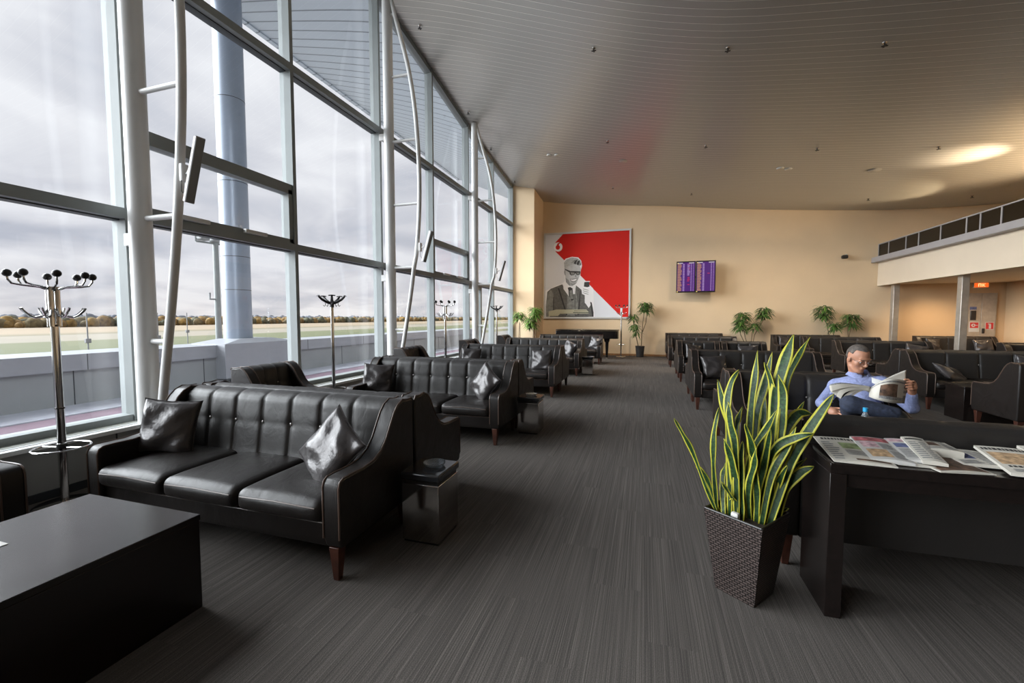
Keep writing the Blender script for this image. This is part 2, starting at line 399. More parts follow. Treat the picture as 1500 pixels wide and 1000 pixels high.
struct('wall_gallery', MB().box(14.0, 14.2, -8, FY - .002, 2.6, 5.3), M['cream'], 'cream side wall of the upper gallery', 'wall', smooth=False)
struct('wall_recess', MB().box(7.9, 10.75, FY - .04, FY - .003, 0, 2.6), M['orange_wall'], 'warm ochre end wall below the gallery', 'wall', smooth=False)
struct('baseboard_far', MB().box(-4.05, 7.8, FY - .02, FY - .001, 0, .075), M['baseboard'], 'thin wooden baseboard along the cream end wall', 'baseboard', smooth=False)

# left wall: low panel + sill
mb = MB().box(-4.98, -4.70, -8, 15.88, 0, .43)
mb.box(-4.70, -4.685, -8, 15.88, 0, .07, 1)
for k in range(12): mb.box(-4.7, -4.692, -8 + 2.13 * k, -7.99 + 2.13 * k, .09, .42, 1)
struct('wall_left', mb, [M['panel_grey'], M['alu_dark']], 'low grey panelled wall under the windows', 'wall', smooth=False)
mb = MB().box(-4.98, -4.66, -8, 15.88, .43, .465); mb.box(-4.905, -4.79, -8, 15.86, .465, .468, 1); mb.box(-4.74, -4.735, -8, 15.86, .465, .468, 2)
struct('trim_1', mb, [M['sill'], M['grille'], M['alu_dark']], 'white window sill with grey grille strip', 'sill', smooth=False)

# window wall
MUL = [-7.7, -5.6, -3.46, -1.32, .81, 2.95, 5.08, 7.22, 9.35, 11.5, 13.62, 15.8]
def ctop(y): return ceil_z(GX, y)
for i in range(len(MUL) - 1):
    y0, y1 = MUL[i], MUL[i + 1]
    vent = i in (5, 8)
    fr = MB()
    fr.box(-5.07, -4.88, y0 - .03, y0 + .03, .465, ctop(y0)); fr.box(-5.07, -4.95, y0 + .03, y0 + .045, .465, ctop(y0) - .05, 1)
    if i == len(MUL) - 2: fr.box(-5.07, -4.88, y1 - .03, y1 + .05, .465, ctop(y1))
    a, b = y0 + .03, y1 - .03
    fr.box(-5.07, -4.9, a, b, .465, .53)
    for z in (2.52, 5.07):
        fr.box(-5.07, -4.88, a, b, z - .05, z + .05); fr.box(-5.07, -4.96, a, b, z - .062, z - .05, 1)
    zt0, zt1 = ctop(y0), ctop(y1)
    fr.prism([(a, zt0 - .14), (b, zt1 - .14), (b, zt1 + .03), (a, zt0 + .03)], -5.07, -4.9, 0)
    if vent:
        fr.box(-5.07, -4.9, a, b, 3.33, 3.41)
        fr.box(-5.04, -4.9, a, a + .07, 2.57, 3.33); fr.box(-5.04, -4.9, b - .07, b, 2.57, 3.33)
        fr.box(-5.04, -4.9, a, b, 2.57, 2.63); fr.box(-5.04, -4.9, a, b, 3.27, 3.33)
    if i == 9:
        fr.box(-5.05, -4.9, y0 + .95, y0 + 1.05, .465, 2.47); fr.box(-5.05, -4.9, y0 + .03, y0 + 1.0, 2.36, 2.47)
    o = struct('window_%d' % (i + 1), fr, [M['alu'], M['alu_dark']], 'tall aluminium framed window bay %s' % (
        ['behind the camera', 'behind the camera', 'beside the camera', 'beside the camera', 'at the left edge behind the chrome coat rack', 'with tilting vent panel right of the nearest round column',
         'behind the black coat stand', 'just beyond the second round column', 'with tilting vent panel before the third round column', 'with narrow door frame beyond the third round column', 'next to the cream pier'][i]), 'window', smooth=False)
    gp = MB()
    segs = [.53, 2.47, 5.02] ; tops = [2.47, 5.02, None]
    for k in range(3):
        z0 = segs[k] + (.1 if k else 0); z0 = [.53, 2.57, 5.12][k]
        zz = tops[k]
        if zz: vs = [(-5.0, a, z0), (-5.0, b, z0), (-5.0, b, zz), (-5.0, a, zz)]
        else: vs = [(-5.0, a, z0), (-5.0, b, z0), (-5.0, b, zt1 - .14), (-5.0, a, zt0 - .14)]
        g = MB().add(vs, [(0, 1, 2, 3)]).build('glass_pane', M['glass'], o, smooth=False)
    if vent:
        for q in (.3, .68):
            yy = a + (b - a) * q
            MB().box(-4.9, -4.84, yy - .16, yy + .16, 2.575, 2.625).build('window_opener', M['white_metal'], o, bevel=.006)

# round columns with bowed trusses
ROWT = [(.47, -4.53), (.9, -4.45), (1.56, -4.32), (2.33, -4.19), (3.1, -4.1), (3.7, -4.05), (4.6, -4.04), (5.7, -4.11), (6.56, -4.24), (7.33, -4.45), (8.2, -4.66)]
def cinterp(tab, z): return smooth_tab(tab, z, .4)
for i, (cy, lab) in enumerate(((-1.36, 'white round steel column beside the camera, outside the view'), (2.93, 'white round steel column with bowed truss, nearest at the left edge'),
                   (7.2, 'white round steel column with bowed truss, middle one of three'), (11.47, 'white round steel column with bowed truss, nearest to the far wall'))):
    top = ceil_z(-4.68, cy) - .01
    c = thing('steel_column', lab, 'column', (-4.68, cy, 0), group='round steel columns along the windows')
    MB().lathe([(.093, 0), (.093, top)], seg=28).build('pipe', M['white_metal'], c)
    ht = top - 6.95 if top < 7.6 else 0
    pts = []
    for k in range(33):
        z = .1 + (top - .12) * k / 32
        zs = z if top > 7.4 else z * (7.9 / (top + .5)) if z > 3 else z
        x = cinterp(ROWT, z * 8.3 / (top + .15) if top < 7.9 else z) if z > 2.5 else cinterp(ROWT, z)
        pts.append((x + 4.68, 0, z))
    MB().tube(pts, .04, 14).build('bowed_tube', M['white_metal'], c)
    for z in (1.27, 2.45, 3.63, 4.8, 5.98, 7.1):
        if z > top - .25: continue
        x = min(pts, key=lambda p: abs(p[2] - z))[0]
        MB().tube([(.05, 0, z), (x, 0, z)], .026, 10).build('strut', M['white_metal'], c)
    MB().box(-.2, -.08, -.03, .03, 2.2, 2.32).build('bracket', M['white_metal'], c, bevel=.005)
    MB().box(-.2, -.08, -.03, .03, 4.85, 4.97).build('bracket', M['white_metal'], c, bevel=.005)
    if i:
        zc = (2.5, 2.72, 2.9)[i - 1]; sc = 1
        s = thing('column_speaker', ['slim grey column speaker tilted on the nearest bowed tube', 'slim grey column speaker tilted on the middle bowed tube', 'slim grey column speaker tilted on the farthest bowed tube'][i - 1], 'speaker', (-4.03, cy - .03, 2.83), 0, 'wall speakers on the bowed tubes')
        R = Matrix.Rotation(math.radians(17), 4, 'Y') @ Matrix.Rotation(math.radians(-20), 4, 'Z')
        def tr(mb, off): mb.v = [tuple(R @ Vector(p) + Vector(off)) for p in mb.v]; return mb
        tr(MB().box(-.03, .035, -.035, .04, -.29, .29), (.17, -.04, -.02)).build('body', M['trim_grey'], s, bevel=.008)
        tr(MB().box(.035, .039, -.03, .035, -.28, .28), (.17, -.04, -.02)).build('grille', M['parapet'], s)
        g = MB().tube([(.02, 0, -.03), (.07, -.02, -.03), (.11, -.03, 0)], .012, 8); g.rbox(-.01, .03, -.045, .035, -.1, .06, .012, n=6); g.build('wall_bracket', M['white_metal'], s)
        MB().tube([(.03, -.05, -.1), (.04, -.06, -.2), (.08, -.06, -.24), (.1, -.05, -.2)], .004, 6).build('cable', M['black_plastic'], s)

# balcony / gallery on the right
struct('wall_gallery_fascia', MB().box(7.42, 7.6, -8, FY - .003, 2.56, 3.33), M['cream_light'], 'cream fascia beam of the upper gallery', 'balcony fascia', smooth=False)
struct('trim_2', MB().box(7.22, 7.62, -8, FY - .003, 3.33, 3.5), M['trim_grey'], 'grey ledge under the gallery glass', 'ledge', bevel=.01)
struct('ceiling_gallery', MB().box(7.6, 14.0, -8, FY - .003, 2.6, 3.33), M['cream_light'], 'underside and floor of the upper gallery', 'ceiling', smooth=False)
bal = thing('glass_balustrade', 'long dark glass balustrade with grey posts along the upper gallery edge', 'balustrade', (7.42, 0, 3.5))
MB().box(-.025, .025, -7.9, FY - .01, .42, .45).build('rail', M['trim_grey'], bal, bevel=.004)
ypos = []; y = FY - .01
k = 0
while y > 4:
    ypos.append(y); y -= (.62, .95, .62, .95, .95, .45)[k % 6]; k += 1
for a, b in zip(ypos[1:], ypos):
    MB().box(-.006, .006, a + .02, b - .02, .01, .42).build('glass_panel', M['smoked'], bal, smooth=False)
for y in ypos: MB().box(-.02, .02, y - .02, y + .015, 0, .42).build('post', M['trim_grey'], bal, smooth=False)
for yy, lab in ((16.9, 'square steel post under the gallery nearest the end wall'), (13.8, 'square steel post under the gallery, in front of the grey cabinet'), (10.3, 'square steel post under the gallery, outside the right edge')):
    o = MB().box(7.62, 7.78, yy - .09, yy + .09, 0, 2.6).build('steel_post', M['steel'], bevel=.01); tag(o, lab, 'post', 'posts under the gallery')

# grey cabinet doors with signs
cb = thing('hydrant_cabinet', 'tall grey steel double cabinet with red fire signs under the gallery', 'cabinet', (9.72, FY - .06, 0))
MB().box(0, .78, -.06, .01, 0, 2.27).build('body', M['steel'], cb, bevel=.006)
MB().box(.03, .385, -.075, -.06, .03, 2.24).build('door', M['steel'], cb, bevel=.004)
dr = MB().box(.395, .75, -.075, -.06, .03, 2.24).build('door', M['steel'], cb, bevel=.004)
MB().box(.43, .49, -.1, -.075, 1.0, 1.16).build('handle', M['black_plastic'], dr, bevel=.004)
def sign(x0, z0, w, h, kind, label):
    s = thing('fire_sign', label, 'sign', (9.72 + x0, FY - .06 - .078, z0))
    MB().box(0, w, -.004, 0, 0, h).build('plate', M['paper_white'], s, smooth=False)
    m2 = MB()
    if kind == 'phone':
        m2.box(w * .1, w * .9, -.006, -.004, h * .38, h * .92, 0); m2.ball((w * .42, -.006, h * .65), w * .2, 18, 8, 1, (1, .03, 1)); m2.ball((w * .42, -.0085, h * .65), w * .09, 14, 6, 0, (1, .03, 1)); m2.box(w * .60, w * .84, -.008, -.006, h * .62, h * .67, 1)
    else:
        m2.box(w * .08, w * .92, -.006, -.004, h * .08, h * .92, 0); m2.box(w * .42, w * .66, -.008, -.006, h * .15, h * .7, 1); m2.box(w * .3, w * .6, -.008, -.006, h * .7, h * .8, 1)
    m2.build('symbol', [M['sign_red'], M['paper_white']], s, smooth=False)
sign(.1, 1.05, .26, .32, 'phone', 'small red and white fire sign on the left cabinet door')
sign(.5, 1.12, .22, .24, 'ext', 'small red extinguisher sign on the right cabinet door')
o = MB().box(9.84, 9.98, FY - .16, FY - .138, 1.42, 1.72).build('wall_phone', M['black_plastic'], bevel=.01); tag(o, 'black intercom box on the left cabinet door', 'intercom')
o = MB().box(9.82, 9.99, FY - .142, FY - .138, 1.75, 1.84).build('notice', M['photo_blue'], smooth=False); tag(o, 'small blue notice above the black intercom box', 'sign')
ex = thing('hydrant_sign', 'glowing orange sign with Cyrillic letters above the grey cabinet', 'sign', (9.9, FY - .04, 2.44))  # lit fire hydrant sign with its Cyrillic initials
MB().box(0, .38, -.07, 0, 0, .16).build('housing', M['white_plastic'], ex, bevel=.004)
MB().box(.015, .365, -.074, -.07, .012, .148).build('lit_panel', emat('orange_glow', (1, .13, .015), .42), ex, smooth=False)
g = MB(); e = -.078
g.box(.11, .13, e, -.074, .03, .13); g.box(.165, .185, e, -.074, .03, .13); g.box(.11, .185, e, -.074, .112, .13)
g.box(.21, .23, e, -.074, .03, .13); g.add([(.23, e, .07), (.265, e, .13), (.29, e, .13), (.245, e, .08), (.29, e, .03), (.265, e, .03), (.23, e, .085)], [(0, 3, 2, 1), (0, 6, 3), (6, 5, 4, 3)])
g.build('letters', emat('pale_glow', (1, .70, .30), .55), ex, smooth=False)
# ------------------------------------------------------------------ outside
o = MB().box(-4000, -30, -3000, 5000, -7.2, -7); 
t = NT('airfield_ground'); tc = t.n('ShaderNodeTexCoord'); sx = t.n('ShaderNodeSeparateXYZ'); t.l(tc.outputs['Object'], sx.inputs[0])
nn = t.n('ShaderNodeTexNoise', Scale=.02, Detail=6.0); t.l(tc.outputs['Object'], nn.inputs['Vector'])
dist = t.math('DIVIDE', t.math('ADD', t.math('MULTIPLY', sx.outputs[0], -1.0), t.math('MULTIPLY', nn.outputs[0], 4.0)), 1000.0)
r = t.ramp(dist, [(0, (.17, .165, .155)), (.088, (.17, .165, .155)), (.089, (.085, .085, .03)), (.103, (.085, .085, .03)), (.105, (.20, .19, .175)), (.125, (.20, .19, .175)), (.127, (.075, .085, .026)), (.20, (.085, .09, .03)), (.205, (.19, .165, .12)), (.27, (.19, .165, .12)), (.28, (.11, .095, .045)), (.32, (.22, .165, .10)), (.45, (.22, .165, .10)), (.5, (.12, .085, .045))])
t.l(r.outputs[0], t.b.inputs['Base Color']); t.b.inputs['Roughness'].default_value = .9
struct('ground', o, t.m, 'flat airfield with grass and runway strips', 'ground', smooth=False)
struct('ground_terrace', MB().box(-8.1, -5.07, -10, 20, .1, .2).box(-8.1, -7.25, -10, 20, .2, .215, 1).box(-5.07, -4.98, -10, 20, -.1, .45, 1), [M['terrace'], M['terrace_light']], 'purple grey roof terrace outside the windows', 'terrace', smooth=False)
mb = MB().box(-8.9, -8.05, -10, 20, -.2, .72)
mb.box(-8.95, -8.0, -10, 20, .72, .96, 1)
for k in range(14): mb.box(-8.005, -7.997, -9 + 2.2 * k, -8.99 + 2.2 * k, .72, .96, 2)
for k in range(14): mb.box(-8.055, -8.045, -9.6 + 1.5 * k * 1.3, -9.59 + 1.5 * k * 1.3, .2, .72, 2)
struct('wall_parapet', mb, [M['parapet'], M['parapet_cap'], M['alu_dark']], 'grey clad parapet wall with pale cap outside the windows', 'parapet', smooth=False)
mb = MB().frustum(-8.25, 7.1, .3, .98, .45, .85, .45, .85); mb.frustum(-8.25, 7.1, .98, 1.06, .45, .85, .3, .4)
struct('trim_3', mb, M['parapet_cap'], 'raised grey cap block at the foot of the outside column', 'plinth', smooth=False)
oc = thing('cladding_column', 'large blue grey clad column standing on the parapet outside', 'column', (-8.4, 7.05, 1.03))
MB().lathe([(.27, 0), (.27, 7.3)], seg=32).build('shaft', M['blue_column'], oc)
for z in (1.05, 1.75, 3.3, 5.0): MB().lathe([(.273, z), (.273, z + .012)], seg=32).build('joint_ring', M['alu_dark'], oc)
# light mast
p = at(321, 497, 0, -26)
ms = thing('light_mast', 'tall floodlight mast standing on the apron beyond the parapet', 'light mast', (p.x, p.y, -7))
hz = at(314, 345, 0, -26).z + 7
MB().tube([(0, 0, 0), (0, 0, hz)], [.22, .15], 12).build('pole', M['alu'], ms)
MB().tube([(-.2, -1.1, hz - .5), (.2, 1.1, hz - .5)], .06, 8).build('crossarm', M['alu'], ms)
MB().tube([(-.2, -1.1, hz - .5), (-.2, -1.1, hz + .8)], .05, 6).build('upright', M['alu'], ms)
MB().tube([(0, 0.5, hz - .5), (0, .5, hz + .9)], .05, 6).build('upright', M['alu'], ms)
for yy in (-.8, 0, .8): MB().rbox(-.25, .25, yy - .3, yy + .3, hz - .42, hz - .15, .08, n=6).build('floodlight', M['parapet'], ms)
MB().tube([(0, 0, hz - 4), (0, -.5, hz - 4), (0, -.5, hz - 3.6)], .06, 6).build('side_lamp', M['parapet'], ms)
for k, (px, py, X, h, lab) in enumerate(((129, 503, -60, 3.2, 'small grey equipment pole on the apron seen left of the nearest column'), (232, 500, -60, 2.5, 'small equipment pole on the apron seen between column and bowed tube'), (275, 497, -75, 10, 'thin dark pole on the airfield left of the floodlight mast'))):
    q = at(px, py, 0, X)
    m = thing('apron_pole', lab, 'pole', (q.x, q.y, -7)); hh = at(px, 458, 0, X).z + 7
    MB().tube([(0, 0, 0), (0, 0, hh)], .07, 8).build('pole', M['parapet'], m)
    MB().box(-.18, .18, -.25, .25, hh - 3.4, hh - 2.9).build('head', M['grey'], m, bevel=.05)
# autumn tree belt
def treeline(name, X, y0, y1, h, n, cols, label, seed):
    rnd = random.Random(seed); m = MB()
    for k in range(n):
        yy = y0 + (y1 - y0) * (k + rnd.random()) / n; r = h * rnd.uniform(.28, .6)
        m.ball((X + rnd.uniform(-25, 25), yy, -7 + r * .6), r, 8, 6, rnd.randrange(len(cols)), (1.1, 1.2, rnd.uniform(1.0, 1.5)))
    o = m.build(name, cols); return tag(o, label, 'trees', kind='stuff')
tc_ = [mat('autumn_tree_a', (.17, .10, .03), .9, nscale=.3, namp=.5), mat('autumn_tree_b', (.11, .085, .04), .9, nscale=.3, namp=.5), mat('autumn_tree_c', (.20, .12, .03), .9, nscale=.3, namp=.5), mat('autumn_tree_d', (.07, .07, .04), .9, nscale=.3, namp=.5)]
treeline('tree_belt', -520, -500, 2600, 9, 3200, tc_, 'long belt of autumn trees along the far edge of the airfield', 3)
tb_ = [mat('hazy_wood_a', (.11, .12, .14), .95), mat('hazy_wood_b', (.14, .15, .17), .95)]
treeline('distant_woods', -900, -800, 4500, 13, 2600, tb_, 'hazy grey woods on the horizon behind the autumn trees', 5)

# ------------------------------------------------------------------ seating
ZB = .922
def arm_profile():
    p = [(0.02, .2), (0, .26), (0, .55), (.012, .585), (.04, .6), (.10, .602), (.22, .60), (.32, .612), (.40, .65), (.46, .71), (.51, .79), (.555, .86), (.60, .905), (.66, .932), (.72, ZB), (.78, .925), (.80, .9), (.80, .2)]
    return p
def make_seat(name, W, panels, cush, label, cat, D=.8, nbut=None):
    t = thing(name, label, cat)
    A = .115; prof = arm_profile()
    for sx in (0, 1):
        x0 = 0 if sx == 0 else W - A
        a = MB().prism(prof, x0, x0 + A, 0).build('arm', M['leather'], t, bevel=.016, bseg=3)
        for xx in (x0 + .004, x0 + A - .004):
            pts = [(xx, y, z) for y, z in prof[1:-1]]
            MB().tube(pts, .0055, 6).build('piping', M['piping'], a)
    MB().rbox(A - .005, W - A + .005, .03, D - .02, .19, .345, .015, n=6).build('base', M['leather'], t)
    MB().tube([(A, .027, .33), (W - A, .027, .33)], .004, 6).build('welt', M['piping'], t)
    w = (W - 2 * A) / cush
    for k in range(cush):
        c = MB().rbox(A + k * w + .003, A + (k + 1) * w - .003, -.015, .62, .335, .465, .045, top=.022, front=.015, n=14).build('seat_cushion', M['leather'], t, weld=True, auto=0)
        MB().tube([(A + k * w + .04, -.018, .428), (A + (k + .5) * w, -.036, .445), (A + (k + 1) * w - .04, -.018, .428)], .004, 6).build('piping', M['piping'], c)
    # tufted back
    iw = W - 2 * A; zr = .70
    seams = [A + iw * (k + 1) / panels for k in range(panels - 1)]
    bp = [(.575, .40), (.60, .5), (.615, .6), (.63, .7), (.645, .8), (.655, .87), (.672, .905), (.70, .921), (.74, .924), (.78, .912), (.797, .888), (.8, .8), (.8, .2)]
    L = [0]
    for (a, b), (c, d) in zip(bp, bp[1:]): L.append(L[-1] + math.hypot(c - a, d - b))
    def back(u, v):
        s = v * L[-1]; k = 0
        while k < len(L) - 2 and L[k + 1] < s: k += 1
        f = (s - L[k]) / (L[k + 1] - L[k]); y = bp[k][0] + (bp[k + 1][0] - bp[k][0]) * f; z = bp[k][1] + (bp[k + 1][1] - bp[k][1]) * f
        x = A + iw * u; front = max(0, min(1, (L[7] - s) / .06))
        du = min([abs(x - q) for q in seams] + [x - A + .01, W - A - x + .01]); dz = abs(z - zr)
        rb = min([math.hypot(x - q, z - zr) for q in seams] + [9])
        bul = .024 * (1 - math.exp(-du / .013)) + .016 * (1 - math.exp(-rb / .035)) + .007 * (1 - math.exp(-dz / .015)) * math.exp(-max(0, rb - .02) / .12)
        topb = .012 * (1 - math.exp(-du / .02)) * (1 - front)
        yy = y - bul * front
        if front < 1 and y < .75 and z > .85: z += topb * .6
        return (x, yy, z)
    b = MB().grid(lambda u, v: back(1 - u, v), max(24, int(iw / .011)), 72)
    b.add([(A, .58, .35), (W - A, .58, .35), (W - A, .8, .2), (A, .8, .2)], [(0, 1, 2, 3)])
    bo = b.build('backrest', M['leather_back'], t, auto=0)
    for q in seams:
        MB().ball((q, .609, zr), .014, 10, 6, sc=(1, .6, 1)).build('button', M['button'], bo)
    for lx, ly in ((.06, .05), (W - .06, .05), (.06, D - .06), (W - .06, D - .06)):
        MB().frustum(lx, ly, 0, .2, .018, .018, .033, .033).build('leg', M['wood_leg'], t, bevel=.003)
    return t

CAM = 0; AWAY = PI
protoA = make_seat('sofa', 2.12, 7, 3, 'x', 'sofa')
protoB = make_seat('sofa', 1.43, 4, 2, 'x', 'sofa')
protoC = make_seat('sofa', 1.95, 5, 3, 'x', 'sofa')
protoE = make_seat('sofa', 2.9, 6, 4, 'x', 'sofa')
protoD = make_seat('armchair', .78, 3, 1, 'x', 'armchair')
protoF = make_seat('sofa', .95, 3, 1, 'x', 'sofa')
Wd = {id(protoA): 2.12, id(protoB): 1.43, id(protoC): 1.95, id(protoD): .78, id(protoE): 2.9, id(protoF): .95}
used = set()
def seat(proto, x0, y0, facing, label, group):
    """x0,y0 = lower X / lower Y corner of the footprint"""
    W = Wd[id(proto)]; D = .8
    if facing == 'cam': loc = (x0, y0, 0); rz = 0
    elif facing == 'away': loc = (x0 + W, y0 + D, 0); rz = PI
    elif facing == 'right': loc = (x0 + D, y0, 0); rz = PI / 2       # looks towards +X
    elif facing == 'left': loc = (x0, y0 + W, 0); rz = -PI / 2
    if id(proto) in used: return dup(proto, label, group, loc, rz)
    used.add(id(proto)); proto.location = loc; proto.rotation_euler = (0, 0, rz); proto['label'] = label; proto['group'] = group
    return proto
GL = 'black leather sofas along the window side'; GR = 'black leather sofas right of the aisle'
seat(protoA, -3.72, 1.92, 'cam', 'large black tufted leather sofa nearest the camera on the left', GL)
seat(protoA, -3.72, 2.74, 'away', 'black leather sofa back to back behind the nearest left sofa, facing away', GL)
seat(protoA, -3.72, 4.62, 'cam', 'second black tufted sofa in the left row, facing the camera', GL)
seat(protoA, -3.72, 5.44, 'away', 'black sofa facing away, back to back with the second sofa in the left row', GL)
seat(protoA, -3.72, 7.80, 'cam', 'third black tufted sofa in the left row, facing the camera', GL)
seat(protoA, -3.72, 8.62, 'away', 'black sofa facing away, back to back with the third sofa in the left row', GL)
seat(protoA, -3.72, 10.85, 'cam', 'fourth black tufted sofa in the left row, with a shiny cushion at its right end', GL)
seat(protoA, -3.72, 11.67, 'away', 'black sofa facing away behind the fourth sofa in the left row', GL)
seat(protoA, -3.45, 13.75, 'cam', 'last black sofa in the left row, before the grand piano', GL)
GA = 'black armchairs under the windows'
seat(protoD, -4.40, .78, 'right', 'black leather armchair cut by the left edge beside the dark table', GA)
seat(protoD, -4.55, 3.70, 'right', 'black leather armchair behind the nearest left sofa, by the windows', GA)
seat(protoD, -4.55, 7.02, 'right', 'black leather armchair behind the second left sofa, by the windows', GA)
seat(protoD, -4.55, 10.0, 'right', 'black leather armchair behind the third left sofa, by the windows', GA)
seat(protoD, -4.55, 12.9, 'right', 'black leather armchair farthest along the windows', GA)
seat(protoC, .78, 2.86, 'away', 'black leather sofa seen from behind, right behind the newspaper table', GR)
seat(protoB, .85, 4.33, 'cam', 'black two seat sofa on which the reading man sits', GR)
seat(protoB, .85, 5.15, 'away', 'black two seat sofa facing away behind the reading man', GR)
seat(protoC, .78, 7.45, 'cam', 'black sofa with a shiny cushion at its left end, second behind the snake plant', GR)
seat(protoC, .78, 8.27, 'away', 'black sofa facing away, third back from the snake plant along the aisle', GR)
seat(protoF, .76, 10.6, 'cam', 'narrow black one seat sofa at the aisle, fourth row on the right', GR)
seat(protoF, 1.75, 10.6, 'cam', 'narrow black one seat sofa beside its twin, fourth row on the right', GR)
seat(protoC, .76, 11.42, 'away', 'black sofa facing away behind the two narrow sofas on the right', GR)
seat(protoC, .70, 13.7, 'cam', 'black sofa in the fifth row right of the aisle', GR)
seat(protoC, .74, 16.4, 'cam', 'black sofa against the end wall below the flight screens', GR)
seat(protoE, 4.45, 6.9, 'away', 'black sofa facing away at the right edge, seen from its left arm side', GR)
seat(protoE, 4.40, 8.6, 'cam', 'long black sofa with two cushions, behind the dark low table on the right', GR)
seat(protoE, 4.40, 9.42, 'away', 'long black sofa facing away behind the sofa with two cushions', GR)
seat(protoC, 4.55, 12.0, 'cam', 'black sofa behind the head of the reading man', GR)
seat(protoC, 4.55, 14.3, 'cam', 'dark sofa in the middle of the right seating, before the potted trees', GR)
seat(protoC, 4.1, 15.75, 'cam', 'dark sofa against the end wall between the potted trees', GR)
GG = 'dark sofas under the gallery'
seat(protoC, 8.1, 15.9, 'cam', 'dark sofa under the gallery against the ochre wall', GG)
seat(protoE, 7.8, 12.0, 'cam', 'dark sofa under the gallery in front of the grey cabinet', GG)

# throw cushions
def pillow_mesh(a=.21, T=.075, seed=1):
    rnd = random.Random(seed); ph = [rnd.uniform(0, 6) for _ in range(6)]
    m = MB()
    for sg in (1, -1):
        def f(u, v, sg=sg):
            u = 2 * u - 1; v = 2 * v - 1
            u = math.copysign(abs(u) ** .8, u); v = math.copysign(abs(v) ** .8, v)
            x = a * u * (1 - .09 * (1 - v * v)); z = a * v * (1 - .09 * (1 - u * u))
            h = T * (max(0, (1 - u * u) * (1 - v * v))) ** .42
            w = .007 * math.sin(5 * u + 2 * v * v + ph[0] + 2 * math.sin(2 * v + ph[4])) + .004 * math.sin(9 * v - 3 * u * u + ph[1] + 2 * math.sin(3 * u + ph[5])) + .004 * math.sin(8 * u * v + ph[2])
            e = min(1, h / T * 1.5)
            return (x + .01 * math.sin(5 * v + ph[3]) * (1 - abs(u)), sg * (h + w * e), z)
        m.grid(f if sg < 0 else (lambda u, v: f(1 - u, v)), 26, 26)
    return m
cushions = []
def cushion(x, y, z, rot, label, group='dark satin throw cushions', seed=None, s=1):
    if seed is None: seed = 0
    if len(cushions) < 3:
        t = thing('throw_cushion', label, 'cushion', group=group)
        c = pillow_mesh(seed=len(cushions) + 1).build('cover', M['satin'], t, weld=True, auto=0)
        pr = []
        for k in range(40):
            q = k / 40 * 4; e = int(q); f = 2 * (q - e) - 1; A = .21
            u, v = ((f, -1), (1, f), (-f, 1), (-1, -f))[e]
            pr.append((A * u * (1 - .09 * (1 - v * v)), 0, A * v * (1 - .09 * (1 - u * u))))
        MB().tube(pr, .004, 6, closed=True).build('seam', M['satin'], t)
        cushions.append(t)
    else: t = dup(cushions[seed % 3], label, group)
    t.location = (x, y, z); t.rotation_euler = [math.radians(r) for r in rot]; t.scale = (s, s, s)
    return t
# (x,y,z centre; rotation: tilt back, roll, yaw)
cushion(-3.47, 2.30, .665, (-14, 4, 22), 'dark satin cushion at the left end of the nearest sofa')
cushion(-1.93, 2.25, .65, (-30, 30, -26), 'dark satin cushion tipped on its corner against the right arm of the nearest sofa')
cushion(-3.50, 5.02, .66, (-18, 3, 18), 'dark satin cushion at the left end of the second left sofa')
cushion(-1.93, 5.02, .67, (-22, 30, -40), 'glossy cushion leaning in the right corner of the second left sofa', seed=1)
cushion(-3.45, 8.2, .66, (-18, 2, 10), 'dark cushion at the left end of the third left sofa', seed=0)
cushion(-1.95, 8.2, .66, (-18, -3, -8), 'glossy square cushion at the right end of the third left sofa', seed=2)
cushion(-1.92, 11.22, .68, (-20, 20, -40), 'glossy cushion in the right corner of the fourth left sofa', seed=1)
cushion(-1.55, 14.15, .66, (-20, 10, -30), 'pale shining cushion at the right end of the last left sofa', seed=2)
cushion(1.17, 4.72, .68, (-20, 38, 25), 'dark cushion behind the snake plant, on the sofa of the reading man', seed=0)
cushion(1.14, 7.84, .66, (-20, -4, 14), 'glossy dark cushion at the left end of the sofa behind the reading man row', seed=2)
cushion(1.12, 11.0, .66, (-20, 10, 25), 'dark cushion on the narrow sofa nearest the aisle', seed=1)
cushion(2.3, 11.0, .66, (-20, -6, -8), 'dark cushion on the inner narrow sofa of the fourth row', seed=0)
cushion(4.86, 8.86, .56, (-58, 20, 20), 'dark cushion lying tilted at the left end of the long right sofa', seed=1)
cushion(6.0, 9.05, .67, (-18, 6, -12), 'wrinkled shiny black cushion at the right of the long right sofa', seed=2)
cushion(6.1, 12.4, .67, (-24, 12, -20), 'dark cushion at the right end of the sofa behind the man', seed=0)
cushion(4.45, 16.2, .67, (-18, 8, 12), 'dark cushion on the sofa between the potted trees', seed=0)
cushion(6.05, 14.72, .67, (-18, 8, -12), 'brownish cushion on the middle sofa before the potted trees', seed=1)
cushion(8.45, 16.3, .66, (-20, 6, 14), 'bronze lit cushion at the left of the sofa against the ochre wall', seed=2)
cushion(9.65, 16.3, .66, (-20, -6, -14), 'bronze lit cushion at the right of the sofa against the ochre wall', seed=0)
cushion(8.3, 12.4, .66, (-20, 14, 20), 'bronze cushion on the gallery sofa at the right, left one', seed=1)
cushion(9.0, 12.4, .66, (-20, 14, -20), 'bronze cushion on the gallery sofa at the right, right one', seed=2)

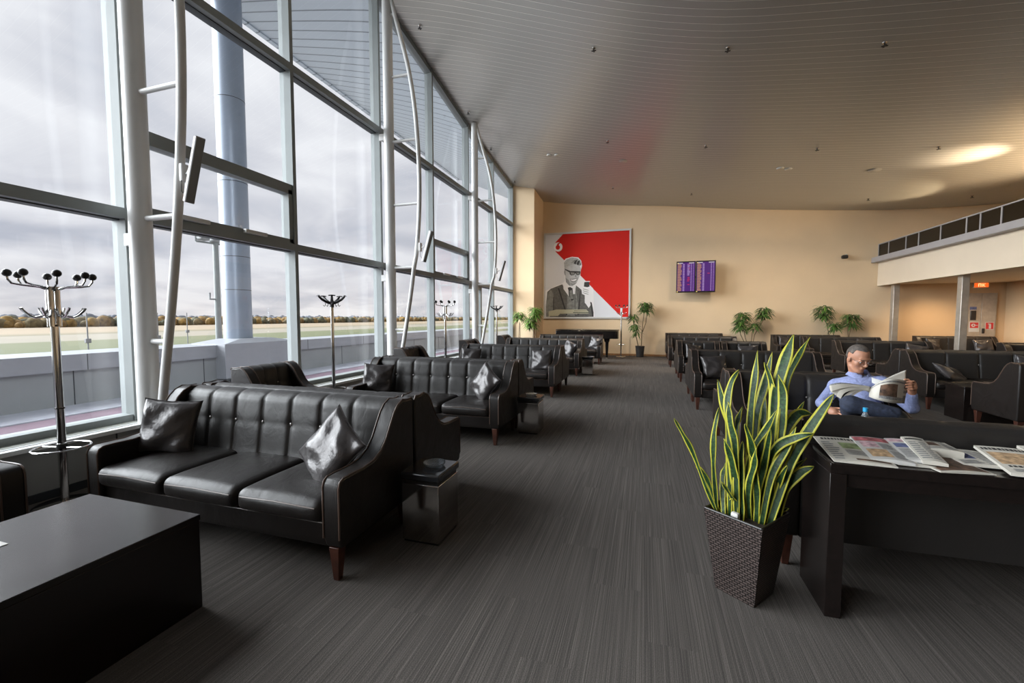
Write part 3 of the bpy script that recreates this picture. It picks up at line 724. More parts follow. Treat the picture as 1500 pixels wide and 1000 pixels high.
# ------------------------------------------------------------------ tables
def pedestal(label):
    t = thing('side_table', label, 'side table', group='mirror steel side tables at the sofa ends')
    MB().box(-.135, .135, -.15, .15, .015, .40).build('body', M['chrome_dark'], t, bevel=.003)
    MB().box(-.125, .125, -.14, .14, 0, .015).build('plinth', M['black_plastic'], t)
    MB().box(-.128, .128, -.143, .143, .40, .425).build('neck', M['black_plastic'], t)
    MB().box(-.145, .145, -.16, .16, .425, .475).build('top', M['blackglass'], t, bevel=.012, bseg=3)
    return t
pt = pedestal('mirror steel side table with glass dish beside the nearest left sofa'); pt.location = (-1.40, 2.60, 0)
dup(pt, 'mirror steel side table at the end of the second left sofa', loc=(-1.42, 5.40, 0))
dup(pt, 'mirror steel side table far down the aisle by the fourth left sofa', loc=(-1.42, 11.35, 0))
o = MB().lathe([(.02, .476), (.055, .476), (.075, .492), (.078, .5), (.072, .5), (.05, .482), (.0, .481)], -1.38, 2.62, 24).build('glass_dish', M['clear']); tag(o, 'round clear glass ashtray on the nearest side table', 'ashtray')
o = MB().lathe([(.02, .476), (.055, .476), (.075, .492), (.078, .5), (.072, .5), (.05, .482), (.0, .481)], -1.42, 5.42, 24).build('glass_dish', M['clear']); tag(o, 'small round glass ashtray on the second side table', 'ashtray')

def block_table(x0, x1, y0, y1, h, label):
    t = thing('coffee_table', label, 'table', ((x0 + x1) / 2, (y0 + y1) / 2, 0)); a, b = (x1 - x0) / 2, (y1 - y0) / 2
    MB().box(-a + .004, a - .004, -b + .004, b - .004, .0, h - .03).build('body', M['wenge'], t, bevel=.003)
    MB().box(-a, a, -b, b, h - .03, h).build('top', M['wenge'], t, bevel=.003)
    return t
block_table(-3.03, -2.17, -.2, 1.57, .49, 'large dark block coffee table in the bottom left corner')
block_table(4.42, 6.2, 7.78, 8.2, .50, 'low dark block table in front of the long right sofa')
block_table(1.25, 1.98, 3.78, 4.04, .552, 'low dark table hidden behind the sofa back, carrying the water bottle')
o = MB().box(-2.92, -2.70, 1.02, 1.10, .4905, .493).build('card', M['paper_white'], smooth=False); tag(o, 'small white card on the large dark table', 'card')

# newspaper table
TX0, TX1, TY0, TY1, TZ = .885, 3.3, 2.44, 2.80, .785
t = thing('newspaper_table', 'long black wooden table covered with newspapers, right foreground', 'table', (TX0, TY0, 0))
MB().box(0, TX1 - TX0, 0, TY1 - TY0, TZ - .05, TZ).build('top', M['wenge'], t, bevel=.003)
for xx in (0, TX1 - TX0 - .07): MB().box(xx, xx + .07, 0, TY1 - TY0, 0, TZ - .05).build('side_panel', M['wenge'], t, bevel=.003)
MB().box(.07, TX1 - TX0 - .07, .02, .04, TZ - .12, TZ - .05).build('apron', M['wenge'], t)

def news(x0, y0, z, w, h, th, lean, rz, style, label):
    """a folded paper, w (X) by h (Y), from its near left corner, rising towards the back where it lies on others"""
    c = Vector((x0, y0, z))
    t = thing('newspaper' if style[0] != 'm' else 'magazine', label, 'newspaper' if style[0] != 'm' else 'magazine', (c.x, c.y, z), math.radians(rz), 'papers laid out on the black table')
    t.rotation_euler = (math.radians(lean), 0, math.radians(rz))
    n = 10
    m = MB()
    def top(u, v): return (w * u, h * v, th + .008 * math.sin(PI * u) * (1 - .3 * v))
    def bot(u, v): return (w * (1 - u), h * v, .001)
    m.grid(top, n, 6); m.grid(bot, n, 6)
    m.grid(lambda u, v: (w * u, 0, .001 + (top(u, 0)[2] - .001) * v), n, 1); m.grid(lambda u, v: (w * (1 - u), h, .001 + (top(1 - u, 1)[2] - .001) * v), n, 1)
    m.grid(lambda u, v: (0, h * (1 - u), .001 + (th - .001) * v), 4, 1); m.grid(lambda u, v: (w, h * u, .001 + (th - .001) * v), 4, 1)
    m.build('pages', M['paper_white'] if style[0] != 'n' else M['paper'], t, auto=30)
    p = MB(); rnd = random.Random(int(x0 * 1000))
    def patch(u0, u1, v0, v1, mi):
        p.grid(lambda u, v: (lambda q: (q[0], q[1], q[2] + .0012))(top(u0 + (u1 - u0) * u, v0 + (v1 - v0) * v)), 4, 2, mi)
    S = {'n1': [(.1, .9, .86, .94, 0), (.35, .75, .5, .75, 1), (.05, .3, .08, .8, 6), (.35, .95, .25, .45, 6), (.4, .95, .06, .12, 2)],
         'n2': [(.08, .9, .84, .95, 0), (.1, .6, .4, .78, 2), (.65, .95, .1, .78, 6), (.1, .6, .1, .34, 6)],
         'm1': [(.03, .9, .78, .97, 3), (.1, .5, .5, .75, 4), (.55, .9, .45, .72, 6), (.1, .6, .1, .42, 7), (.65, .95, .08, .4, 6)],
         'm2': [(.03, .8, .82, .97, 4), (.1, .5, .55, .75, 5), (.55, .9, .3, .65, 6), (.1, .5, .1, .5, 6), (.6, .9, .05, .22, 3)],
         'n3': [(.05, .95, .05, .95, 2)], 'n4': [(.05, .9, .84, .93, 0), (.05, .95, .3, .75, 7), (.1, .85, .2, .26, 0), (.1, .9, .05, .15, 6)],
         'n5': [(.1, .9, .86, .93, 0), (.1, .5, .1, .8, 6), (.55, .9, .1, .8, 6)], 'n6': [(.05, .45, .35, .85, 5), (.5, .95, .05, .9, 6), (.05, .45, .05, .28, 6)]}[style]
    for (u0, u1, v0, v1, k) in S:
        if k == 6:
            nl = 9
            for q in range(nl):
                v = v0 + (v1 - v0) * q / nl; patch(u0, u1 - rnd.uniform(0, .1), v, v + (v1 - v0) / nl * .5, 6)
        elif k == 0:
            q = u0
            while q < u1 - .04:
                ww = rnd.uniform(.03, .06); patch(q, q + ww, v0, v1, 0); q += ww + .018
        else: patch(u0, u1, v0, v1, k)
    p.build('print', [M['ink'], M['photo_green'], M['photo_brown'], M['photo_red'], M['photo_pink'], M['photo_blue'], M['grey'], M['photo_orange']], t, smooth=False)
    return t
NP = [(.905, 2.455, .0, .25, .385, .007, 3.5, -5, 'n1', 'white newspaper with green picture at the left end of the black table'),
      (1.075, 2.50, .004, .17, .35, .014, 4, -7, 'm1', 'red and pink magazine overlapping the leftmost newspaper'),
      (1.18, 2.49, .0, .16, .28, .006, 2, -4, 'n6', 'paper lying between the red magazine and the pink and blue one'),
      (1.225, 2.52, .010, .14, .33, .012, 4, -9, 'm2', 'pink and blue magazine right of the red one'),
      (1.275, 2.49, .016, .09, .36, .014, 5, -12, 'n5', 'narrow folded newspaper in the middle of the black table'),
      (1.31, 2.425, .0, .22, .25, .005, 0, 8, 'n3', 'newspaper with a dark brown picture jutting over the table edge'),
      (1.37, 2.66, .012, .15, .18, .034, 0, -5, 'n2', 'stack of thin folded papers at the back of the table'),
      (1.47, 2.56, .004, .20, .26, .008, 1, -4, 'n6', 'newspaper with a dark blue picture behind the brown one'),
      (1.57, 2.445, .008, .24, .375, .014, 4, -12, 'n4', 'newspaper with orange picture and bold headline, right of the blue one'),
      (1.78, 2.60, .030, .20, .23, .014, 4, -12, 'n5', 'white newspaper lying on the orange pictured one'),
      (1.88, 2.58, .046, .24, .22, .010, 4, -10, 'n1', 'newspaper with a headline at the right edge of the picture, topmost')]
for X0, Y0, dz, w, h, th, lean, rz, st, lab in NP:
    news(X0, Y0, TZ + .002 + dz, w, h, th, lean, rz, st, lab)

# ------------------------------------------------------------------ snake plant
pl = thing('snake_plant', 'tall snake plant with yellow edged leaves in a wicker planter at the aisle', 'plant', (.545, 2.55, 0), math.radians(-38))
PH = .45; b0, b1 = .105, .155
mb = MB()
cs = [(-1, -1), (1, -1), (1, 1), (-1, 1)]
for k in range(4):
    (ax, ay), (bx, by) = cs[k], cs[(k + 1) % 4]
    vs = [(ax * b0, ay * b0, 0), (bx * b0, by * b0, 0), (bx * b1, by * b1, PH), (ax * b1, ay * b1, PH)]
    mb.add(vs, [(0, 1, 2, 3)], 0, [[(0 + k * .4, 0), (b0 * 2 + k * .4, 0), (b0 * 2 + .05 + k * .4, PH), (-.05 + k * .4, PH)]])
    q = b1 - .012
    mb.add([(ax * b1, ay * b1, PH), (bx * b1, by * b1, PH), (bx * q, by * q, PH), (ax * q, ay * q, PH)], [(0, 1, 2, 3)], 0, [[(0, 0), (.3, 0), (.3, .01), (0, .01)]])
    mb.add([(ax * q, ay * q, PH), (bx * q, by * q, PH), (bx * q, by * q, PH - .1), (ax * q, ay * q, PH - .1)], [(0, 1, 2, 3)], 0, [[(0, 0), (.3, 0), (.3, .1), (0, .1)]])
mb.add([(-b0, -b0, 0), (b0, -b0, 0), (b0, b0, 0), (-b0, b0, 0)], [(3, 2, 1, 0)], 0, [[(0, 0), (.2, 0), (.2, .2), (0, .2)]])
pot = mb.build('planter', M['wicker'], pl, smooth=False)
mb = MB(); q = b1 - .005
for k in range(4):
    (ax, ay), (bx, by) = cs[k], cs[(k + 1) % 4]; mb.tube([(ax * q, ay * q, PH), (bx * q, by * q, PH)], .007, 8)
mb.build('rim', M['wicker'], pot)
MB().grid(lambda u, v: ((2 * u - 1) * .143, (2 * v - 1) * .143, PH - .035 + .008 * math.sin(9 * u) * math.cos(8 * v)), 8, 8).build('soil', M['soil'], pl)
LEAVES = [  # (path tip->base in crop coordinates), width px, depth offset at the tip
 ([(65, 315), (95, 365), (130, 430), (180, 560), (225, 645)], 24, -.05), ([(140, 480), (165, 500), (195, 560), (225, 645)], 26, .03), ([(222, 278), (205, 380), (205, 500), (218, 650)], 27, .0),
 ([(292, 145), (265, 195), (252, 270), (258, 380), (262, 640)], 34, .1), ([(218, 180), (235, 250), (262, 340), (272, 440), (270, 650)], 38, .12), ([(255, 258), (262, 330), (280, 430), (285, 650)], 34, -.02),
 ([(305, 275), (290, 320), (285, 400), (285, 640)], 26, .14), ([(357, 78), (350, 160), (336, 270), (328, 400), (322, 650)], 31, .1), ([(408, 84), (385, 190), (356, 300), (345, 430), (338, 660)], 40, .15),
 ([(380, 120), (405, 190), (412, 280), (396, 420), (380, 655)], 29, .05), ([(483, 22), (462, 90), (432, 190), (415, 300), (398, 650)], 50, .1), ([(540, 32), (505, 90), (462, 180), (448, 280), (415, 640)], 27, .2),
 ([(430, 163), (446, 230), (442, 320), (428, 430), (402, 660)], 40, -.02), ([(624, 228), (575, 300), (520, 385), (462, 500), (395, 670)], 42, -.05), ([(545, 300), (500, 300), (458, 360), (420, 470), (380, 665)], 44, .04),
 ([(552, 368), (490, 383), (430, 412), (395, 480), (362, 660)], 36, -.12), ([(553, 483), (500, 510), (450, 572), (425, 665)], 40, -.05), ([(528, 455), (475, 500), (430, 580), (405, 670)], 18, .08),
 ([(425, 285), (392, 345), (345, 420), (318, 520), (305, 665)], 27, -.08), ([(312, 335), (338, 410), (338, 500), (332, 690)], 36, -.12), ([(240, 385), (266, 460), (282, 560), (288, 665)], 38, -.06),
 ([(352, 418), (345, 480), (325, 560), (328, 690)], 28, -.13), ([(230, 535), (262, 580), (292, 630), (305, 690)], 24, -.1), ([(270, 595), (258, 620), (240, 655)], 22, -.05),
 ([(466, 630), (445, 638), (428, 662)], 13, .0), ([(492, 345), (455, 425), (405, 520), (368, 680)], 32, -.07), ([(402, 350), (388, 440), (362, 560), (345, 690)], 32, -.1),
 ([(425, 335), (418, 420), (402, 520), (385, 665)], 26, .1), ([(305, 395), (298, 480), (300, 600), (303, 680)], 36, -.02), ([(500, 400), (470, 470), (430, 560), (400, 660)], 30, .12),
 ([(350, 300), (345, 400), (320, 520), (300, 660)], 30, .16), ([(460, 480), (430, 540), (395, 610), (370, 680)], 30, -.1), ([(330, 440), (350, 520), (355, 600), (352, 690)], 30, -.08),
 ([(245, 470), (235, 540), (240, 640)], 26, .12), ([(385, 230), (378, 330), (365, 450), (355, 660)], 34, .18), ([(520, 255), (480, 330), (440, 430), (405, 650)], 26, .2)]
inv = (Matrix.Translation(pl.location) @ Matrix.Rotation(math.radians(-38), 4, 'Z')).inverted()
rnd = random.Random(11)
def catmull(P, n):
    out = []
    Q = [P[0] * 2 - P[1]] + P + [P[-1] * 2 - P[-2]]
    for k in range(n + 1):
        s = k / n * (len(P) - 1); i = min(int(s), len(P) - 2); f = s - i
        a, b, c, d = Q[i], Q[i + 1], Q[i + 2], Q[i + 3]
        out.append(.5 * ((2 * b) + (c - a) * f + (2 * a - 5 * b + 4 * c - d) * f * f + (3 * b - a - 3 * c + d) * f ** 3))
    return out
def leafmesh(P, wid, tw, n=22, roll=.25, name='leaf', parent=None, m=None, facing=Vector((-.1, -1, .1))):
    C_ = catmull(P, n); mb = MB(); rows = []
    for i, c in enumerate(C_):
        s = i / n  # 0 at the tip
        tg = (C_[min(i + 1, n)] - C_[max(i - 1, 0)]).normalized()
        side = tg.cross(facing).normalized()
        ang = tw * (s - .3); side = Matrix.Rotation(ang, 3, tg) @ side
        nr = side.cross(tg).normalized()
        w = wid * (math.sin(min(1, s / .38) * PI / 2) ** .75) * (1 - .32 * max(0, (s - .5) / .5))
        row = []
        for j in range(5):
            q = (j - 2) / 2
            row.append(c + side * (q * w / 2) + nr * (abs(q) ** 1.6 * w * roll * .5 + .004 * math.sin(s * 17 + tw * 5) * q))
        rows.append(row)
    vs = [p for r in rows for p in r]; fs = []; us = []
    for i in range(n):
        for j in range(4):
            a = i * 5 + j; fs.append((a, a + 1, a + 6, a + 5)); us.append([(j / 4, i / n), ((j + 1) / 4, i / n), ((j + 1) / 4, (i + 1) / n), (j / 4, (i + 1) / n)])
    mb.add(vs, fs, 0, us); o = mb.build(name, m, parent, auto=0)
    so = o.modifiers.new('thick', 'SOLIDIFY'); so.thickness = .0035; so.offset = 0
    return o
for pth, wpx, dy in LEAVES:
    P = []; n = len(pth); dbase = rnd.uniform(-.06, .06)
    for k, (u, v) in enumerate(pth):
        f = 1 - k / (n - 1); P.append(inv @ at(960 + u * .42, 480 + v * .42, 1, 2.55 + dbase * (1 - f) + dy * f))
    P[-1].z = PH - .06
    leafmesh(P, wpx * .42 * 2.35 / F * .84, rnd.uniform(-.7, .7), parent=pl, m=M['snake'])
MB().rbox(-.02, .02, -.13, -.1, PH - .03, PH + .02, .008, n=6).build('plant_tag', M['paper_white'], pl)

# ------------------------------------------------------------------ coat racks
def ball_rack(x, y, H, rz, label, group, ring=True):
    t = thing('coat_rack', label, 'coat rack', (x, y, 0), rz, group)
    MB().lathe([(.19, 0), (.19, .012), (.17, .022), (.03, .028)], seg=32).build('base', M['chrome_dark'], t)
    MB().tube([(0, 0, .02), (0, 0, H - .38)], .027, 16).build('pole', M['chrome'], t)
    MB().lathe([(.031, H - .40), (.031, H - .385)], seg=16).build('collar', M['black_plastic'], t)
    for k in range(4):
        a = k * PI / 2 + .4; MB().tube([(.028 * math.cos(a), .028 * math.sin(a), H - .40), (.028 * math.cos(a), .028 * math.sin(a), H - .09)], .017, 10).build('pole_tube', M['chrome'], t)
    for k in range(8):
        a = 2 * PI * k / 8 + .2; c, s = math.cos(a), math.sin(a)
        pts = [(.02 * c, .02 * s, H - .12), (.07 * c, .07 * s, H - .095), (.16 * c, .16 * s, H - .085), (.207 * c, .207 * s, H - .075), (.226 * c, .226 * s, H - .045), (.228 * c, .228 * s, H - .02)]
        arm = MB().tube(pts, .0075, 8).build('arm', M['chrome'], t)
        MB().ball((.228 * c, .228 * s, H), .028, 16, 10).build('ball_end', M['black_plastic'], arm)
    for k in range(8):
        a = 2 * PI * k / 8 + .55; c, s = math.cos(a), math.sin(a)
        pts = [(.03 * c, .03 * s, H - .26), (.06 * c, .06 * s, H - .315), (.11 * c, .11 * s, H - .33), (.14 * c, .14 * s, H - .315), (.175 * c, .175 * s, H - .275), (.185 * c, .185 * s, H - .255)]
        MB().tube(pts, .008, 8).build('hook', M['chrome'], t)
    if ring:
        rg = MB().tube([(.17 * math.cos(2 * PI * k / 32), .17 * math.sin(2 * PI * k / 32), .47) for k in range(32)], .007, 8, closed=True)
        rg.tube([(-.17, 0, .47), (.17, 0, .47)], .006, 8)
        rg.build('umbrella_ring', M['chrome'], t)
        MB().lathe([(.033, .46), (.033, .5)], seg=16).build('collar', M['black_plastic'], t)
        MB().lathe([(.031, .78), (.031, .79)], seg=16).build('collar', M['black_plastic'], t)
    return t
def black_rack(x, y, H, rz, label, group):
    t = thing('coat_rack', label, 'coat rack', (x, y, 0), rz, group)
    MB().lathe([(.18, 0), (.18, .015), (.1, .03), (.03, .035)], seg=28).build('base', M['black_plastic'], t)
    MB().tube([(0, 0, .02), (0, 0, H - .17)], .024, 16).build('pole', M['chrome'], t)
    MB().lathe([(.03, H - .18), (.034, H - .1), (.02, H - .07)], seg=16).build('head', M['black_plastic'], t)
    for k in range(5):
        a = 2 * PI * k / 5 + .3; c, s = math.cos(a), math.sin(a); px, py = -s, c
        pts = [(.02 * c, .02 * s, H - .12), (.08 * c, .08 * s, H - .10), (.14 * c, .14 * s, H - .065), (.185 * c, .185 * s, H - .02)]
        b = MB().tube(pts, [.022, .02, .018, .014], 8); e = Vector((.19 * c, .19 * s, H - .01))
        b.tube([e + Vector((px, py, 0)) * -.045 + Vector((0, 0, -.004)), e, e + Vector((px, py, 0)) * .045 + Vector((0, 0, -.004))], .008, 8)
        b.build('arm', M['black_plastic'], t)
        hk = [(.09 * c, .09 * s, H - .12), (.09 * c, .09 * s, H - .15), (.105 * c, .105 * s, H - .165), (.12 * c, .12 * s, H - .15)]
        MB().tube(hk, .005, 6).build('hook', M['black_plastic'], t)
    MB().tube([(.14 * math.cos(2 * PI * k / 28) + .04, .14 * math.sin(2 * PI * k / 28), .45) for k in range(28)], .006, 8, closed=True).build('umbrella_ring', M['black_plastic'], t)
    return t
ball_rack(-4.42, 2.13, 1.83, .25, 'chrome coat rack with black ball ends, at the far left beside the nearest sofa', 'chrome coat racks with ball ends')
black_rack(-4.40, 5.22, 1.83, .1, 'black armed coat rack behind the nearest left armchair', 'black armed coat racks')
ball_rack(-4.35, 8.85, 1.86, .6, 'chrome ball ended coat rack in front of the windows, middle distance', 'chrome coat racks with ball ends')
black_rack(-4.30, 12.25, 1.86, .9, 'black armed coat rack farthest along the windows', 'black armed coat racks')
ball_rack(-.86, 16.75, 1.96, .3, 'pale coat rack with black balls standing before the red poster', 'chrome coat racks with ball ends', ring=True)

# ------------------------------------------------------------------ poster
PX0, PX1, PZ0, PZ1 = -4.03, -.56, 1.455, 4.95
po = thing('framed_poster', 'big framed red and white advertising poster of a grey suited man with a phone', 'poster', (PX0, FY - .002, PZ0))
PW, PH_ = PX1 - PX0, PZ1 - PZ0
fr = MB(); b = .07
fr.box(0, PW, -.06, 0, 0, b); fr.box(0, PW, -.06, 0, PH_ - b, PH_); fr.box(0, b, -.06, 0, b, PH_ - b); fr.box(PW - b, PW, -.06, 0, b, PH_ - b)
fr.build('frame', M['white_metal'], po, bevel=.006)
PM = [mat('poster_white', (.70, .72, .77), .6), M['red'], mat('poster_suit', (.12, .12, .115), .6, nscale=14, namp=.25), mat('poster_dark', (.03, .03, .03), .6), mat('poster_face', (.46, .48, .50), .6, nscale=5, namp=.12), mat('poster_pale', (.84, .85, .88), .6), mat('poster_mid', (.22, .23, .22), .6, nscale=9, namp=.3), mat('poster_caption', (.50, .49, .36), .6, nscale=60, namp=.25), mat('poster_skin_shade', (.26, .27, .28), .6), mat('poster_hair', (.38, .40, .41), .6, nscale=30, namp=.3)]
pr = MB()
def UV(px, py):
    u = (px - 107) / 772; tp = 150 - 35 * u; v = 1 - (py - tp) / (902 - tp); return (b + (PW - 2 * b) * u, b + (PH_ - 2 * b) * v)
def poly(pts, mi, lay):
    q = [UV(*p) for p in pts]; y = -.02 - .0012 * lay; pr.add([(a, y, c) for a, c in q], [tuple(range(len(q)))], mi)
poly([(107, 902), (879, 902), (879, 117), (107, 150)], 0, 0)
poly([(275, 140), (879, 112), (879, 902), (818, 902), (205, 302), (188, 262), (205, 212)], 1, 1)
def disc(cx, cy, r, mi, lay, n=28, sx=1): poly([(cx + sx * r * math.cos(2 * PI * k / n), cy + r * math.sin(2 * PI * k / n)) for k in range(n)], mi, lay)
disc(227, 258, 42, 5, 2); disc(225, 262, 21, 1, 3); poly([(210, 250), (222, 226), (240, 219), (252, 222), (236, 233), (234, 246)], 1, 3)
# outline halo, body
poly([(285, 385), (300, 365), (360, 348), (420, 355), (447, 385), (455, 430), (445, 470), (440, 520), (560, 640), (575, 902), (107, 902), (107, 660), (230, 605), (280, 590), (295, 560), (290, 480)], 5, 2)
poly([(112, 800), (125, 670), (160, 640), (235, 612), (270, 600), (300, 650), (330, 700), (390, 690), (400, 610), (450, 650), (480, 690), (490, 770), (520, 820), (545, 780), (562, 850), (565, 900), (112, 900)], 2, 3)
poly([(112, 900), (112, 800), (125, 690), (160, 650), (185, 690), (186, 900)], 6, 4)
poly([(183, 720), (189, 720), (190, 900), (182, 900)], 3, 5)
poly([(320, 700), (385, 690), (392, 900), (310, 900)], 6, 4)
poly([(228, 640), (240, 632), (320, 880), (312, 890)], 3, 5); poly([(395, 640), (425, 800), (410, 880), (398, 880)], 6, 5); poly([(425, 790), (440, 660), (446, 662), (432, 880), (420, 880)], 3, 6)
poly([(275, 585), (290, 580), (345, 625), (332, 710), (283, 645)], 5, 6); poly([(345, 625), (390, 600), (392, 690), (375, 690)], 5, 6)
poly([(322, 632), (345, 625), (368, 638), (372, 680), (382, 740), (360, 752), (332, 700), (330, 660)], 3, 7); poly([(340, 660), (362, 650), (376, 735), (345, 735)], 6, 8)
# face
poly([(292, 480), (300, 430), (340, 405), (430, 420), (445, 460), (440, 500), (425, 545), (405, 590), (365, 618), (335, 612), (305, 580), (298, 530)], 4, 7)
poly([(300, 540), (330, 560), (350, 612), (335, 612), (305, 580)], 8, 8); poly([(290, 470), (300, 470), (302, 520), (293, 515), (286, 490)], 8, 8)
poly([(288, 440), (285, 400), (305, 375), (360, 355), (410, 362), (440, 385), (446, 425), (435, 430), (400, 415), (350, 425), (310, 440), (300, 470), (290, 470)], 9, 8)
poly([(352, 402), (372, 384), (400, 372), (384, 396), (372, 410)], 6, 9); poly([(376, 408), (392, 384), (416, 372), (404, 398), (396, 420)], 3, 10); poly([(402, 416), (414, 388), (436, 382), (432, 404), (420, 428)], 3, 10); poly([(424, 428), (436, 404), (447, 402), (447, 428)], 6, 10)
poly([(292, 458), (300, 460), (345, 478), (440, 482), (442, 492), (436, 512), (410, 518), (398, 505), (390, 498), (384, 515), (355, 520), (340, 508), (338, 492), (296, 468)], 3, 9)
poly([(347, 490), (384, 493), (380, 511), (356, 513)], 6, 10); poly([(402, 494), (432, 494), (430, 508), (410, 511)], 6, 10)
poly([(398, 505), (406, 530), (395, 536), (388, 528)], 8, 9)
poly([(340, 548), (360, 552), (416, 538), (412, 560), (396, 580), (368, 584), (350, 572)], 8, 9); poly([(348, 556), (366, 560), (408, 549), (400, 564), (380, 572), (360, 569)], 5, 10); poly([(345, 588), (370, 596), (405, 584), (392, 602), (362, 612)], 8, 9)
# hand and phone
poly([(452, 650), (470, 620), (520, 620), (545, 650), (545, 700), (530, 730), (530, 765), (485, 765), (482, 700), (458, 690)], 5, 7)
poly([(478, 580), (523, 578), (526, 622), (505, 628), (474, 622)], 3, 8); poly([(470, 572), (530, 572), (530, 580), (470, 582)], 5, 8)
for yy in (640, 658, 676): poly([(468, yy), (515, yy + 14), (520, yy + 20), (466, yy + 5)], 6, 9)
poly([(482, 740), (532, 750), (534, 800), (520, 818), (500, 790), (484, 770)], 5, 8); poly([(534, 760), (548, 770), (566, 860), (566, 900), (552, 900)], 3, 8)
poly([(140, 900), (140, 850), (215, 833), (500, 833), (520, 855), (520, 870), (250, 872), (225, 900)], 7, 11)
poly([(375, 858), (520, 858), (520, 864), (375, 864)], 3, 12); poly([(150, 893), (520, 893), (520, 900), (150, 900)], 3, 12)
for q in range(24): poly([(385 + q * 5, 842), (388 + q * 5, 842), (388 + q * 5, 848), (385 + q * 5, 848)], 3, 12)
pr.build('printed_sheet', PM, po, smooth=False)
MB().box(b, PW - b, -.018, 0, b, PH_ - b).build('backing', M['white_plastic'], po, smooth=False)

# flight information screen (two panels)
sc = thing('flight_screen', 'pair of wall screens showing purple flight tables on the cream wall', 'screen', (1.08, 17.02, 2.42), math.radians(-3))
for k in range(2):
    x0 = k * .665
    hs = MB().box(x0, x0 + .655, -.03, .05, 0, 1.14).build('screen_panel', M['black_plastic'], sc, bevel=.006)
    MB().box(x0 + .025, x0 + .63, -.032, -.03, .045, 1.1).build('display', emat('purple_display_%d' % k, (.055, .004, .14), .38), hs, smooth=False)
    rw = MB(); rn = random.Random(k + 5); N = 23
    for i in range(N):
        z = .06 + 1.0 * i / N; h = .024
        rw.box(x0 + .04, x0 + .04 + rn.uniform(.10, .15), -.034, -.032, z, z + h, 0); rw.box(x0 + .22, x0 + .28, -.034, -.032, z, z + h, 1)
        if k == 0 and (i > 12 or i in (8, 9)): rw.box(x0 + .37, x0 + .37 + rn.uniform(.06, .11), -.034, -.032, z, z + h, 1 if i > 12 else 2)
        if rn.random() < .2: rw.box(x0 + .38, x0 + .46, -.034, -.032, z, z + h, 2)
        rw.box(x0 + .49, x0 + .52, -.034, -.032, z, z + h, 1); rw.box(x0 + .57, x0 + .59, -.034, -.032, z, z + h, 1)
    rw.box(x0 + .04, x0 + .22, -.034, -.032, 1.06, 1.09, 3); rw.box(x0 + .42, x0 + .6, -.034, -.032, 1.06, 1.09, 3)
    rw.ball((x0 + .05, -.034, 1.075), .018, 10, 6, 4); rw.ball((x0 + .04, -.034, .03), .018, 10, 6, 4)
    rw.build('table_text', [emat('txt_orange_%d' % k, (.55, .28, .12), .3), emat('txt_lilac_%d' % k, (.45, .30, .62), .3), emat('txt_red_%d' % k, (.5, .02, .10), .3), emat('txt_white_%d' % k, (.6, .55, .6), .3), emat('dot_%d' % k, (.9, .75, .15), .45)], hs, smooth=False)
MB().tube([(.66, .05, .57), (.66, .36, .57)], .04, 8).build('wall_mount', M['black_plastic'], sc)

# security camera
q = at(1238, 375, 1, 17.3)
sc2 = thing('security_camera', 'small black dome camera on the cream wall right of the screens', 'camera', (q.x, FY, q.z))
MB().tube([(.06, 0, .06), (.06, -.08, .05), (0, -.14, 0)], .02, 8).build('arm', M['white_plastic'], sc2)
MB().rbox(-.13, .05, -.26, -.1, -.1, .03, .05, n=8).build('body', M['black_plastic'], sc2)

# piano
pn = thing('grand_piano', 'closed black grand piano under the poster', 'piano', (-3.15, 15.55, 0))
outl = [(0, 0), (.12, 0), (2.0, 0), (2.16, .04), (2.24, .16), (2.25, .34), (2.12, .52), (1.8, .64), (1.45, .72), (1.15, .9), (.9, 1.15), (.6, 1.32), (.3, 1.38), (0, 1.38)]
MB().prism(outl, .74, 1.03, 2).build('case', M['black_gloss'], pn, bevel=.01)
MB().prism([(x * 1.01, y * 1.01 - .01) for x, y in outl], 1.04, 1.07, 2).build('lid', M['black_gloss'], pn, bevel=.008)
MB().box(-.2, .02, .02, 1.36, .66, .78).build('keybed', M['black_gloss'], pn, bevel=.01)
for lx, ly in ((1.85, .18), (.12, .12), (.12, 1.25)):
    l = MB().frustum(lx, ly, .06, .62, .035, .035, .06, .06); l.frustum(lx, ly, .62, .745, .08, .08, .11, .11); l.build('leg', M['black_gloss'], pn, bevel=.004)
    MB().lathe([(.03, 0), (.03, .06)], lx, ly, 12).build('caster', M['steel'], pn)
MB().box(.35, .65, .5, .8, .12, .16).build('pedal_box', M['black_gloss'], pn); MB().tube([(.5, .65, .16), (.5, .65, .75)], .02, 8).build('lyre', M['black_gloss'], pn)

# ------------------------------------------------------------------ potted trees
def crown(mb, c, r, rnd, n=70, L=.2, mi=0):
    c = Vector(c)
    for k in range(n):
        a = rnd.uniform(0, 2 * PI); e = rnd.uniform(-.3, 1.0); o = c + Vector((math.cos(a) * rnd.random() * r * .75, math.sin(a) * rnd.random() * r * .75, rnd.uniform(-.75, .75) * r))
        d = Vector((math.cos(a), math.sin(a), e)).normalized(); l = L * rnd.uniform(.7, 1.25); w = .02 * rnd.uniform(.8, 1.3) * (L / .2)
        side = d.cross(Vector((0, 0, 1))).normalized(); pts = []
        for i in range(5):
            s = i / 4; p = o + d * (l * s) + Vector((0, 0, -l * .75 * s * s)); ww = w * math.sin(PI * min(.98, .12 + s * .86)) 
            pts += [p - side * ww, p + Vector((0, 0, .006)), p + side * ww]
        fs = []
        for i in range(4):
            q = i * 3; fs += [(q, q + 1, q + 4, q + 3), (q + 1, q + 2, q + 5, q + 4)]
        mb.add(pts, fs, mi if rnd.random() < .8 else 1)
